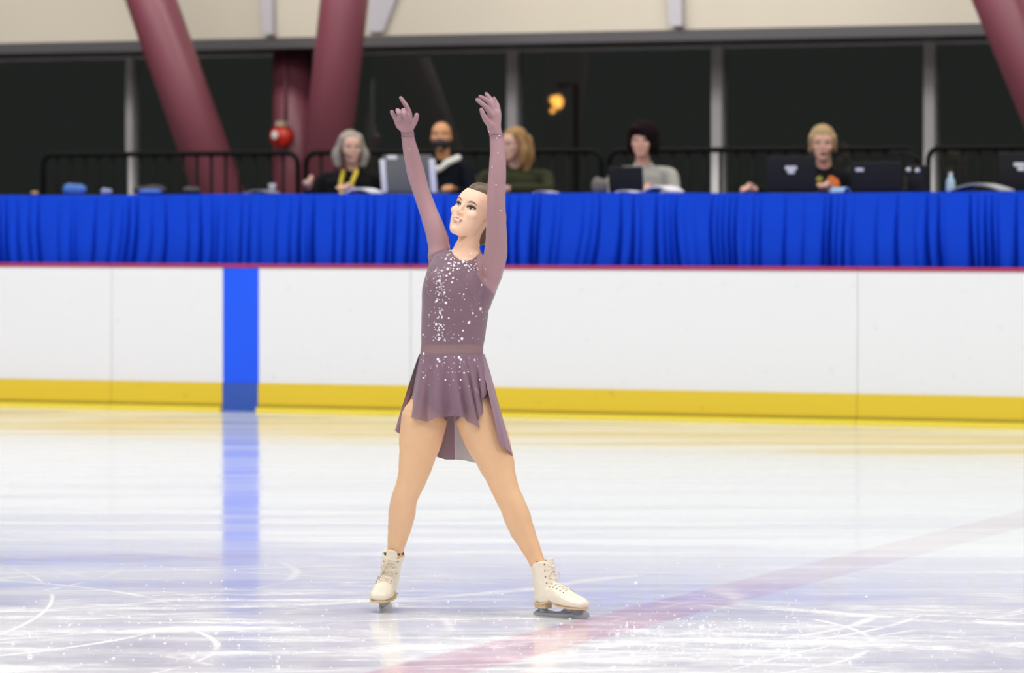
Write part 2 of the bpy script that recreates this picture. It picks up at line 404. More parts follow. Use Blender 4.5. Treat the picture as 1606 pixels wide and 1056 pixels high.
# fire bell on the column
q = Bx(441, 214, 5.45)
t = thing('fire_alarm', q - V((0, 0, .11)), 'red round fire alarm on the upright maroon column, white disc on it', 'fire alarm')
MB_ = Matrix.Translation(q) @ Matrix.Rotation(-A, 4, 'Z')
bm = NB(); limb(bm, [(MB_ @ V((0, .06, 0)), .095), (MB_ @ V((0, 0, 0)), .095), (MB_ @ V((0, -.04, 0)), .092)], 28, (0, 0)); obj('housing', bm, mat('alarm_red', (.55, .02, .01), .35), t)
bm = NB(); ball(bm, MB_, (-.02, -.085, .01), (.032, .012, .038)); obj('white_disc', bm, M['logo'], t)
bm = NB(); mbx(bm, MB_, -.03, .05, -.05, .05, .085, .13, .006); obj('bracket', bm, mat('beige_plastic', (.45, .38, .28), .5), t, False)
bm = NB(); tube(bm, [MB_ @ V((.01, .06, .1)), MB_ @ V((.01, .06, .75))], .014); obj('conduit', bm, M['red'], t)

# ------------------------------------------------------------------ blue pleated table skirt
TZ = 1.582; TN0, TN1 = .16, .92
def skirt_cloth():
    bm = NB(); u = un0 = uat(-60, TN0); uE = uat(1680, TN0); nu = 2400; rows = 22
    r = random.Random(3)
    folds = []; x = u
    while x < uE:
        wd = r.choice((.045, .06, .075, .09, .12, .16)) * r.uniform(.85, 1.2); folds.append((x, wd, r.uniform(.3, 1.0), r.uniform(-.07, .07))); x += wd
    xs = [f[0] for f in folds]
    import bisect
    grid = []; str_ = [r.random() for _ in folds]
    for j in range(rows + 1):
        v = j / rows; row = []
        for i in range(nu + 1):
            uu = u + (uE - u) * i / nu
            k = max(0, bisect.bisect_right(xs, uu) - 1); sk = folds[k][3]
            us = uu + noise.noise(V((uu * 1.1, v * 1.2, 4))) * .09 * v
            k = max(0, min(len(folds) - 1, bisect.bisect_right(xs, us) - 1)); f = folds[k]
            d0 = us - f[0]; d1 = f[0] + f[1] - us; nx_ = min(len(folds) - 1, k + 1)
            ph = min(1, max(0, d0 / f[1]))
            gap = (.004 + .024 * v); dep = 0
            for d, q in ((d0, str_[k]), (d1, str_[nx_])):
                e = max(0, min(1, 1 - d / (gap * (.5 + q)))); dep += (.02 + .10 * v) * q * e * e * (3 - 2 * e)
            n = TN0 - .05 * v ** .8 * f[2] * math.sin(math.pi * ph) ** .6 - .03 * v + dep + .006 * noise.noise(V((uu * 6, v * 3, 1)))
            z = TZ - v * (TZ - .88) 
            row.append(bm.verts.new(BP(uu, n, z + (0.004 * math.sin(uu * 2.2) if j == 0 else 0))))
        grid.append(row)
    back = [bm.verts.new(BP(u + (uE - u) * i / nu, TN1, TZ + .002)) for i in range(nu + 1)]
    for i in range(nu):
        for j in range(rows): bm.faces.new((grid[j][i], grid[j][i + 1], grid[j + 1][i + 1], grid[j + 1][i]))
        bm.faces.new((back[i], back[i + 1], grid[0][i + 1], grid[0][i]))
    return bm
o = obj('table_skirt', skirt_cloth(), M['blue']); tag(o, 'long royal blue pleated cloth covering the officials\' tables above the rink boards', 'tablecloth')
bm = NB(); bbx(bm, uat(-60, TN0) + .02, uat(1680, TN0) - .02, TN0 + .03, TN1 - .02, TZ - .035, TZ - .003)
for k in range(10):
    uu = uat(-50, TN0) + k * .9
    for nn in (.26, .82): bbx(bm, uu, uu + .03, nn, nn + .03, FZ, TZ - .03)
tag(obj('table', bm, mat('table_board', (.35, .3, .25), .6), None, False), 'long judging table hidden under the blue pleated cloth', 'table')

# ------------------------------------------------------------------ crowd barriers
def barrier(pa, pb, label, n=2.6, bright=False):
    a, b = uat(pa, n), uat(pb, n); zt = FZ + 1.085
    t = thing('crowd_barrier', BP((a + b) / 2, n, FZ), label, 'barrier', 'black crowd barriers behind the officials')
    bm = NB(); r = .09; pts = [BP(a, n, FZ + .2)] + [BP(a + r - r * math.cos(q), n, zt - r + r * math.sin(q)) for q in [math.pi / 2 * k / 6 for k in range(7)]]
    pts += [BP(b - r + r * math.sin(q), n, zt - r + r * math.cos(q)) for q in [math.pi / 2 * k / 6 for k in range(7)]] + [BP(b, n, FZ + .2), BP(a, n, FZ + .2)]
    tube(bm, pts, .021, 10); obj('frame', bm, M['blk'], t)
    k = int((b - a) / .128); st = (b - a) / k
    for i in range(1, k):
        bm = NB(); tube(bm, [BP(a + st * i, n, FZ + .2), BP(a + st * i, n, zt)], .014, 6); obj('bar', bm, M['blk'], t)
    for uu in (a + .25, b - .25):
        bm = NB(); bbx(bm, uu - .02, uu + .02, n - .3, n + .3, FZ, FZ + .02); bbx(bm, uu - .015, uu + .015, n - .015, n + .015, FZ, FZ + .2); obj('foot', bm, M['blk'], t, False)
barrier(68, 467, 'black metal crowd barrier furthest left, in front of the leaning column')
barrier(480, 943, 'black metal crowd barrier behind the grey-haired woman and the masked person')
barrier(955, 1440, 'black metal crowd barrier behind the dark-haired and the blond woman')
barrier(1456, 1860, 'black metal crowd barrier at the right edge, behind the water bottle')

# ------------------------------------------------------------------ heads
def add_head(bm, T, grow=0):
    ball(bm, T, (0, .014, .030), (.071 + grow, .092 + grow, .075 + grow), 28, 18)
    secs = [(.075, .050, -.066, .03), (.05, .060, -.080, .03), (.028, .064, -.0865, .03), (.006, .064, -.083, .03), (-.018, .0635, -.083, .025), (-.036, .061, -.083, .02), (-.055, .055, -.0845, .01),
            (-.072, .048, -.083, 0), (-.088, .038, -.084, -.015), (-.100, .028, -.083, -.03), (-.108, .018, -.075, -.04)]
    rings = []
    for z, rx, yf, yb in secs:
        cy = (yf + yb) / 2; ry = (yb - yf) / 2; ring = []
        for k in range(28):
            a = 2 * math.pi * k / 28; ca, sa = math.cos(a), math.sin(a)
            e = .82
            x = rx * math.copysign(abs(ca) ** e, ca); y = cy + ry * math.copysign(abs(sa) ** e, sa)
            ring.append(T @ V((x, y, z)))
        rings.append(ring)
    loft(bm, rings[::-1])
    # nose, wings, lips relief, chin, ears
    def lo(pts, n=12): limb(bm, [(T @ V(p[0]), p[1] * T.to_scale().x, p[2] * T.to_scale().x) for p in pts], n)
    lo([((0, -.082, .014), .008, .006), ((0, -.088, -.006), .0075, .0075), ((0, -.0925, -.021), .0085, .0075), ((0, -.090, -.027), .008, .006)])
    for s in (-1, 1): ball(bm, T, (s * .010, -.086, -.027), (.0065, .009, .006))
    ball(bm, T, (0, -.083, -.051), (.021, .009, .006)); ball(bm, T, (0, -.083, -.062), (.018, .009, .007))
    ball(bm, T, (0, -.078, -.092), (.016, .012, .012))
    for s in (-1, 1):
        ball(bm, T, (s * .040, -.062, -.022), (.022, .020, .018)); ball(bm, T, (s * .071, .012, -.012), (.007, .017, .029))
def sockets(me, T):
    Ti = T.inverted()
    R = T.to_3x3()
    for v in me.vertices:
        p = Ti @ v.co
        if abs(p.x) < .09 and -.14 < p.y < -.02 and -.12 < p.z < .11:
            d = 0
            for s in (-1, 1):
                q = ((p.x - s * .031) / .017) ** 2 + ((p.z - .004) / .011) ** 2
                d += .007 * math.exp(-q)
            q = (p.x / .02) ** 2 + ((p.z + .0565) / .0035) ** 2; d += .003 * math.exp(-q)
            if d > 1e-5: v.co += R @ V((0, d, 0))
def facepatch(tree, T, outline, off=.0012, sub=1):
    """closed 2D outline (x,z) in head space projected on the face from the front"""
    bm = NB(); n = len(outline); cx = sum(p[0] for p in outline) / n; cz = sum(p[1] for p in outline) / n
    R = T.to_3x3(); d = (R @ V((0, 1, 0))).normalized()
    def pr(x, z):
        o = T @ V((x, -.2, z)); h = tree.ray_cast(o, d)
        p = h[0] if h[0] is not None else T @ V((x, -.08, z))
        return p - d * off
    rings = []
    for f in (.0, .5, 1.0): rings.append([bm.verts.new(pr(cx + (x - cx) * f, cz + (z - cz) * f)) for x, z in outline] if f else [bm.verts.new(pr(cx, cz))])
    for i in range(n):
        j = (i + 1) % n
        bm.faces.new((rings[0][0], rings[1][i], rings[1][j])); bm.faces.new((rings[1][i], rings[2][i], rings[2][j], rings[1][j]))
    g = bmesh.ops.extrude_face_region(bm, geom=bm.faces[:])
    for v in [x for x in g['geom'] if isinstance(x, bmesh.types.BMVert)]: v.co += d * (off * 1.6)
    return bm
def ell(cx, cz, rx, rz, rot=0, n=16):
    return [(cx + rx * math.cos(2 * math.pi * k / n) * math.cos(rot) - rz * math.sin(2 * math.pi * k / n) * math.sin(rot), cz + rx * math.cos(2 * math.pi * k / n) * math.sin(rot) + rz * math.sin(2 * math.pi * k / n) * math.cos(rot)) for k in range(n)]
def arc(x0, z0, x1, z1, h, t0, t1, n=8):
    up = []; lo = []
    for k in range(n + 1):
        f = k / n; x = x0 + (x1 - x0) * f; z = z0 + (z1 - z0) * f + h * math.sin(math.pi * f); t = (t0 + (t1 - t0) * f) * (.35 + .65 * math.sin(math.pi * min(.95, max(.05, f))))
        up.append((x, z + t / 2)); lo.append((x, z - t / 2))
    return up + lo[::-1]
def face(me, T, parent, smile=True, lips=None, mouth_open=0, brow=None, made=True, mask=False):
    tr = bvh(me); brow = brow or M['brow']; lips = lips or M['lip']
    for s in (-1, 1):
        if made: obj('eye_shadow', facepatch(tr, T, ell(s * .032, .0065, .0185, .0085, s * .15), .0005), M['shadow'], parent)
        e = obj('eye', facepatch(tr, T, ell(s * .031, .002, .012, .0037, s * .1), .0015), M['eye'], parent)
        obj('iris', facepatch(tr, T, ell(s * .031, .002, .0045, .0038), .0022), M['dark'], e)
        obj('eyelash', facepatch(tr, T, arc(s * .016, .003, s * .050, .007, .004, .004, .0065), .0028), M['dark'], e)
        obj('eyebrow', facepatch(tr, T, arc(s * .016, .020, s * .050, .021, .007, .005, .003), .001), brow, parent)
    if mask: return
    if mouth_open:
        obj('mouth', facepatch(tr, T, ell(0, -.062, .016, .012), .001), M['dark'], parent); return
    if smile:
        l = obj('lips', facepatch(tr, T, [(-.024, -.053), (-.016, -.049), (-.006, -.0465), (0, -.048), (.006, -.0465), (.016, -.049), (.024, -.053), (.018, -.061), (.008, -.067), (0, -.0685), (-.008, -.067), (-.018, -.061)], .0012), lips, parent)
        obj('teeth', facepatch(tr, T, [(-.018, -.0535), (-.009, -.0525), (0, -.053), (.009, -.0525), (.018, -.0535), (.012, -.0585), (0, -.0605), (-.012, -.0585)], .0024), M['teeth'], l)
    else:
        obj('lips', facepatch(tr, T, ell(0, -.057, .021, .006), .001), lips, parent)

# ------------------------------------------------------------------ the skater
K = 15.0
def Q(px, py, dy=0.): return P(px, py, K + dy)
def pr(v): return v / F * K            # pixels to metres at the skater
arm_far = [(690, 404, .05, 19, 21), (689, 385, .06, 17.5, 17), (682, 360, .07, 15.5, 15), (671, 329, .09, 13.6, 13.5), (661, 301, .10, 13.0, 13), (652.5, 272, .10, 13.8, 12), (645.5, 243, .09, 12.2, 11), (640.5, 220, .08, 10.2, 9), (639, 207, .075, 9.6, 8)]
arm_near = [(772, 425, -.05, 17, 21), (777, 400, -.08, 18, 18), (778.5, 372, -.11, 16.2, 16.5), (778, 343, -.13, 15.2, 15), (778, 315, -.15, 14, 14), (779.5, 285, -.155, 13.6, 13), (780.5, 258, -.155, 12.8, 12), (780, 232, -.15, 11.2, 10), (778, 212, -.145, 10, 8)]
def arms(bm, g=0):
    for a in (arm_far, arm_near): limb(bm, [(Q(x, y, d), pr(w), pr(e)) for x, y, d, w, e in a], grow=g)
def fing(bm, pts, g=0): limb(bm, [(Q(x, y, d), pr(w), pr(w)) for x, y, d, w in pts], 12, grow=g)
def hands(bm, g=0):
    # far hand: palm towards camera, index pointing, middle and ring half curled, thumb out to the right
    fing(bm, [(639, 208, .075, 8), (637, 199, .07, 9), (633.5, 190, .065, 9)], g)
    limb(bm, [(Q(638, 203, .072), pr(9.5), pr(6)), (Q(633, 194, .068), pr(13), pr(6)), (Q(631, 186, .065), pr(13.5), pr(5))], grow=g)
    fing(bm, [(643, 190, .06, 4.4), (642, 178, .055, 4), (637, 166, .05, 3.6), (632, 158.5, .048, 3.3), (628.6, 153.6, .045, 2.8)], g)
    fing(bm, [(638, 188, .055, 4), (635.5, 178, .03, 3.9), (632.5, 173, .005, 3.7), (633.5, 179, -.01, 3.4)], g)
    fing(bm, [(629, 187, .055, 4), (626, 178, .035, 3.7), (623.5, 173, .015, 3.5), (625, 178, .0, 3.2)], g)
    fing(bm, [(621.5, 188, .06, 3.8), (617.5, 181, .05, 3.4), (614.8, 176, .04, 3.1), (614.5, 175.2, .03, 2.8)], g)
    fing(bm, [(644, 201, .065, 5), (649, 193, .05, 4.6), (652.5, 186, .04, 4), (653.6, 180.5, .035, 3.5)], g)
    # near hand: seen from its thumb side, fingers swept left
    limb(bm, [(Q(778, 212, -.145), pr(9.6), pr(7.5)), (Q(775, 200, -.145), pr(10.5), pr(8)), (Q(774.5, 189, -.145), pr(11.5), pr(7.5)), (Q(776, 178, -.145), pr(10.5), pr(7))], grow=g)
    fing(bm, [(770, 180, -.16, 4.2), (763, 169, -.175, 3.9), (755, 161.5, -.185, 3.6), (748.5, 156.5, -.19, 3.1)], g)
    fing(bm, [(772, 172, -.15, 4), (767, 160.5, -.16, 3.6), (760, 155, -.165, 3.3), (753, 151.6, -.17, 2.7)], g)
    fing(bm, [(777, 172, -.14, 4), (772.5, 160, -.145, 3.7), (767, 152.5, -.14, 3.2), (762.5, 147, -.135, 2.7)], g)
    fing(bm, [(781.5, 176, -.13, 4.2), (780, 166, -.125, 3.7), (777, 159, -.12, 3.2), (774.8, 154, -.12, 2.6)], g)
    fing(bm, [(768.5, 196, -.165, 5), (761.5, 187, -.18, 4.4), (757.5, 179, -.19, 3.8), (755, 172, -.195, 3.1)], g)
def torso(bm, g=0):
    # across, depth radii in pixels
    t = [(707, 632, 0, 24, 20), (708, 624, .005, 50, 44), (708, 606, .008, 55, 46), (708, 580, .0, 51.5, 41), (708.5, 560, -.004, 48.5, 36), (709, 545, -.006, 47.5, 34), (711, 520, -.006, 49.5, 36), (713.5, 490, -.008, 51, 40),
         (716, 460, -.01, 53, 43), (721, 435, -.005, 51, 42), (727, 415, 0, 46, 36), (731, 402, .004, 34, 28), (732, 394, .006, 22, 22)]
    limb(bm, [(Q(x, y, d), pr(w), pr(e)) for x, y, d, w, e in t], 32, grow=g)
    ball(bm, Matrix.Translation(Q(692, 447, -.072)), (0, 0, 0), (.052 + g, .026 + g, .056 + g)); ball(bm, Matrix.Translation(Q(735, 449, -.077)), (0, 0, 0), (.054 + g, .027 + g, .056 + g))
    limb(bm, [(Q(686, 412, .03), pr(13), pr(16)), (Q(720, 412, .01), pr(17), pr(18)), (Q(768, 418, -.04), pr(15), pr(17))], 20, grow=g)
    # latissimus to the near armpit
    limb(bm, [(Q(758, 480, -.02), pr(10), pr(22)), (Q(765, 450, -.03), pr(14), pr(22)), (Q(773, 428, -.05), pr(15), pr(18))], 20, grow=g)
leg_far = [(672, 628, .01, 27, 40), (666, 655, .01, 36.5, 41), (659.5, 690, .01, 34, 36), (652.5, 725, .01, 27.5, 31), (646, 752, .015, 23, 27), (640, 768, .02, 21, 24), (634, 783, .035, 20.6, 22), (630.5, 804, .075, 21.4, 22), (627.5, 824, .11, 19.3, 21), (623.5, 845, .135, 16, 17), (620.5, 862, .15, 13.3, 14), (618, 876, .16, 12, 12)]
leg_near = [(742, 628, -.02, 28, 40), (750, 655, -.03, 36, 41), (764, 690, -.045, 35, 37), (778, 725, -.06, 29, 32), (787, 752, -.07, 23.2, 27), (795, 774, -.075, 21, 24), (804, 793, -.08, 20.6, 22), (811.5, 812, -.075, 21.2, 22), (819, 832, -.07, 19.5, 20), (829, 853, -.07, 16, 17), (839, 874, -.07, 13, 14), (847, 893, -.07, 12, 13)]
def legs(bm, g=0):
    for a in (leg_far, leg_near): limb(bm, [(Q(x, y, d), pr(w), pr(e)) for x, y, d, w, e in a], 24, grow=g)
# head frame: her left, back, up
lv = V((.74, -.62, -.25)).normalized(); uv = V((.36, .09, .93)); uv = (uv - lv * uv.dot(lv)).normalized(); fv = lv.cross(uv)
HC = Q(745.5, 333.5, -.01)
HT = Matrix(((lv.x, -fv.x, uv.x, HC.x), (lv.y, -fv.y, uv.y, HC.y), (lv.z, -fv.z, uv.z, HC.z), (0, 0, 0, 1))) @ Matrix.Scale(.93, 4)

bm = NB(); torso(bm); arms(bm, -.003); hands(bm, -.0012); legs(bm); add_head(bm, HT)
limb(bm, [(Q(729, 408, .01), pr(22), pr(21)), (Q(733, 390, .0), pr(18.5), pr(18)), (Q(739, 366, -.0), pr(17.5), pr(18)), (HT @ V((0, .02, -.03)), pr(20), pr(20))], 20)
limb(bm, [(Q(714, 405, -.02), pr(4), pr(4)), (Q(722, 385, -.03), pr(4.5), pr(4)), (Q(744, 362, -.045), pr(4), pr(4))], 10)   # neck tendon
body = fuse(bm, .0032, 3); sockets(body, HT)
for p in body.polygons: p.material_index = 1 if p.center.z < .80 else 0
sk = obj('person', body, [M['skin'], M['tights']])
tag(sk, 'figure skater in a sparkling mauve dress standing on the ice, both arms raised', 'person')
face_me = sk.data.copy(); face_me.transform(Matrix.Translation(ORG[sk.name]))
face(face_me, HT, sk)
tr = bvh(face_me)
obj('earring', (lambda b: (ball(b, HT, (.079, .004, -.038), .004), b)[1])(NB()), M['crystal'], sk)
# hair: slicked back into a bun
bm = NB(); ball(bm, HT, (0, .030, .037), (.0745, .0905, .0785), 28, 18); ball(bm, HT, (0, -.004, .072), (.056, .062, .045)); ball(bm, HT, (0, .132, .02), (.040, .036, .040))
limb(bm, [(HT @ V((0, .07, .0)), .055, .045), (HT @ V((0.02, .055, -.055)), .045, .03), (HT @ V((0.03, .05, -.085)), .03, .022)], 20)
hair = obj('hair', fuse(bm, .0035, 3), M['hair'], sk)

# dress shell fused from the same forms, slightly larger, then cut into its parts
bm = NB(); torso(bm, .003); arms(bm, .001); hands(bm, .0008)
for a in (leg_far, leg_near): limb(bm, [(Q(x, y, d), pr(w_), pr(e)) for x, y, d, w_, e in a[:3]], 24, grow=.003)
shell = fuse(bm, .0032, 3)
def proj(c): return 803 + c.x / c.y * F, 348 - (c.z - CAMH) / c.y * F
def lin(x, pts):
    if x <= pts[0][0]: return pts[0][1]
    for (a, b), (c, d) in zip(pts, pts[1:]):
        if x <= c: return b + (d - b) * (x - a) / (c - a)
    return pts[-1][1]
neck = [(690, 372), (700, 378), (706, 390), (712, 401), (721, 408), (732, 410), (743, 406), (751, 398), (758, 386), (766, 374)]
def cls(c):
    x, y = proj(c); front = c.y < K + .03
    if y > 556:
        # brief: high cut leg line
        cut = 632 - abs(x - 709) * .55 if True else 0
        cut = 666 - abs(x - 708) * .8
        if y < cut + (14 if not front else 0): return 'brief'
        return None
    if y > 540.5: return 'waist'
    if x < 712 and y < 392 + max(0, (x - 690) * -.6) and x < 700: return 'far'
    if y < lin(x, neck) and 704 < x < 764 and c.y > K - .1 + (0 if x < 757 else .0): return None
    # sheer near shoulder, right of the racer line
    ry = lin(y, [(395, 752), (410, 746), (430, 748), (445, 757), (462, 775), (470, 800)])
    if x > ry: return 'near'
    if y < 390: return 'near' if x > 735 else 'far'
    return 'bodice'
parts = {}
for p in shell.polygons:
    k = cls(p.center)
    if k: parts.setdefault(k, []).append(tuple(p.vertices))
def submesh(name, faces):
    ids = sorted({i for f in faces for i in f}); mp = {i: k for k, i in enumerate(ids)}
    me = bpy.data.meshes.new(name); me.from_pydata([shell.vertices[i].co for i in ids], [], [[mp[i] for i in f] for f in faces]); return me
dress = obj('dress', submesh('dress', parts['bodice'] + parts['brief']), M['mauve'], sk); dress['label'] = 'mauve sparkling leotard of the dress'
obj('sleeve', submesh('sleeve', parts['far']), M['sheer'], dress)
obj('sleeve', submesh('sleeve', parts['near']), M['sheer'], dress)
obj('waist_inset', submesh('waist_inset', parts['waist']), M['inset'], dress)['label'] = 'sheer band at the waist'
for a, i in ((arm_far, (639, 209, .075, 9.9, 8.3)), (arm_near, (778, 211, -.145, 10.3, 8.6))):
    bm = NB(); q = i; q2 = (i[0] + .3, i[1] - 3.5, i[2], i[3], i[4])
    for dd in (0, 5):
        c = Q(q[0] + dd * .1, q[1] + dd, q[2]); tube(bm, [c + V((pr(q[3]) * math.cos(t), pr(q[4]) * math.sin(t), .002 * math.cos(t))) for t in [2 * math.pi * k / 24 for k in range(25)]], .0016, 6)
    obj('cuff', bm, M['mauve'], dress)

# skirt panels
def panel(name, top, hem, side, m, folds=9, amp=.010, thick=.0015, parent=None, rows=26, cols=110, seed=1, bd=.125):
    """top/hem: pixel polylines; side -1 front, +1 back of the hips"""
    bm = NB(); g = []
    def samp(pl, t):
        L = [0]
        for a, b in zip(pl, pl[1:]): L.append(L[-1] + math.dist(a[:2], b[:2]))
        d = t * L[-1]
        for i in range(len(pl) - 1):
            if d <= L[i + 1] + 1e-9:
                f = (d - L[i]) / (L[i + 1] - L[i]); return [pl[i][k] + (pl[i + 1][k] - pl[i][k]) * f for k in range(len(pl[0]))]
        return list(pl[-1])
    for j in range(rows + 1):
        v = j / rows; row = []
        for i in range(cols + 1):
            t = i / cols; a = samp(top, t); b = samp(hem, t)
            x = a[0] + (b[0] - a[0]) * (v ** .92); y = a[1] + (b[1] - a[1]) * v
            dep = a[2] + (b[2] - a[2]) * math.sin(v * math.pi / 2)
            dep += amp * v * math.sin(t * folds * 2 * math.pi + seed + .8 * math.sin(t * 9)) 
            x += amp * 160 * v * math.cos(t * folds * 2 * math.pi + seed)
            row.append(bm.verts.new(Q(x, y, dep)))
        g.append(row)
    for i in range(cols):
        for j in range(rows): bm.faces.new((g[j][i], g[j][i + 1], g[j + 1][i + 1], g[j + 1][i]))
    o = obj(name, bm, m, parent)
    return o
wt = lambda x0, x1, s, n=9: [(709 + (x0 - 709) + (x1 - x0) * k / (n - 1), 556 + 0 * k, s * .085 * math.sqrt(max(.0, 1 - ((x0 + (x1 - x0) * k / (n - 1) - 709) / 51.) ** 2)) - .004) for k in range(n)]
front_top = wt(659, 757, -1)
hemF = [(638.5, 650, -.03), (648, 655, -.075), (660, 660.5, -.105), (671, 663, -.12), (686, 656, -.125), (701, 653.5, -.125), (714, 652, -.125), (728, 657, -.13), (742, 665, -.135), (750, 673, -.135), (756, 645, -.12), (762, 612, -.10)]
f1 = panel('skirt_panel', front_top, hemF, -1, M['skirt'], 6, .018, parent=dress, seed=.5); f1['label'] = 'short front skirt panel with pointed hem'
top_l = [(657.5, 556, -.01), (659, 556, .02), (666, 556, .05)]
hemL = [(619.5, 676, .03), (627, 681, .035), (640, 686, .07)]
f2 = panel('skirt_panel', top_l, hemL, 1, M['skirt2'], 1, .004, parent=dress, cols=30, seed=2)
top_b = [(664, 556, .062), (690, 556, .078), (712, 556, .08), (740, 556, .07), (752, 556, .05)]
hemB = [(634, 690, .10), (660, 704, .13), (686, 717, .15), (700, 721, .13), (713, 721, .15)]
f3 = panel('skirt_panel', top_b[:3], hemB, 1, M['skirt2'], 3, .006, parent=dress, cols=60, seed=1)
f4 = panel('skirt_lining', [(712, 556, .08), (740, 556, .07), (752, 556, .05)], [(713, 721, .15), (728, 722, .15), (744, 726, .13), (775, 722, .08)], 1, M['lining'], 2, .003, parent=dress, cols=50); f4['label'] = 'pale underside of the back skirt'
f5 = panel('skirt_panel', [(751, 556, -.05), (760, 556, -.01), (758, 556, .04)], [(784, 697, -.155), (794, 705, -.135), (804.5, 714, -.09), (803, 716, .05)], 1, M['skirt2'], 1, .004, parent=dress, cols=44, seed=3); f5['label'] = 'long side skirt panel over the thigh'
# rhinestones
dsh = BVHTree.FromPolygons([v.co.copy() for v in shell.vertices], [tuple(p.vertices) for p in shell.polygons])
f1m = f1.data; o_ = ORG[f1.name]
fsh = BVHTree.FromPolygons([v.co + o_ for v in f1m.vertices], [tuple(p.vertices) for p in f1m.polygons])
bm = NB(); rs = random.Random(5)
def stone(x, y, r):
    d = (Q(x, y) - cam.location).normalized()
    h1 = dsh.ray_cast(cam.location, d); h2 = fsh.ray_cast(cam.location, d)
    h = h1
    if h2[0] is not None and (h1[0] is None or h2[3] < h1[3]): h = h2
    if h[0] is None: return
    n = h[1] if h[1].dot(d) < 0 else -h[1]
    R = n.to_track_quat('Z', 'Y').to_matrix().to_4x4()
    b = NB(); bmesh.ops.create_icosphere(b, subdivisions=1, radius=1, matrix=Matrix.Translation(h[0] + n * .001) @ R @ Matrix.Diagonal((pr(r), pr(r), pr(r) * .55, 1))); join(bm, b)
big = [(262, 178, 3), (285, 232, 2.6), (250, 270, 2.6), (292, 280, 2.8), (265, 325, 2.6), (247, 378, 2.8), (268, 382, 2.6), (258, 425, 2.6), (260, 450, 2.2), (450, 307, 3.2), (415, 327, 2.2), (397, 370, 3), (370, 407, 2.2), (365, 445, 3), (352, 455, 1.8), (455, 197, 2), (373, 240, 1.8), (320, 185, 2.4), (295, 155, 2.6),
       (300, 125, 2.8), (305, 98, 2.6), (330, 110, 2.4), (350, 98, 2.6), (370, 92, 2.8), (315, 80, 2.2), (385, 105, 2), (345, 125, 2), (310, 145, 2.2), (325, 165, 2.2), (190, 515, 2.8), (188, 545, 1.6), (255, 540, 2.8), (262, 550, 2.4), (290, 528, 1.8), (352, 532, 3), (360, 542, 2.6), (356, 575, 1.8), (375, 603, 1.8), (360, 635, 1.8), (355, 672, 1.8), (290, 635, 1.8), (190, 625, 1.8), (448, 633, 1.8), (424, 545, 1.4), (188, 425, 2.2), (215, 335, 1.8), (305, 350, 1.8), (300, 60, 2.4), (310, 40, 2), (290, 80, 2), (245, 275, 2), (275, 345, 1.8), (262, 405, 2)]
for x, y, r in big: stone(600 + x / 2.935, 380 + y / 2.935, r * .88)
for k in range(95):    # column under the neckline and loose scatter
    y = rs.uniform(405, 538); x = 690 + rs.gauss(0, 5.5) + (y < 420) * rs.uniform(0, 40); stone(x, y, rs.uniform(.7, 1.45))
for k in range(90): stone(rs.uniform(664, 764), rs.uniform(418, 538), rs.uniform(.5, .95))
for k in range(46): stone(rs.uniform(702, 750), lin(rs.uniform(702, 750), neck) + rs.uniform(3, 17), rs.uniform(.7, 1.5))
for k in range(55): stone(rs.uniform(660, 756), 559 + abs(rs.gauss(0, 20)), rs.uniform(.5, 1.1))
for x, y in ((779, 217), (781, 240), (778, 290), (785, 330), (783, 213), (642, 234), (767, 206), (772, 262)): stone(x, y, 1)
o = obj('rhinestones', bm, M['crystal'], dress, False); o['kind'] = 'stuff'; o['label'] = 'scattered clear crystals sewn on bodice and skirt'

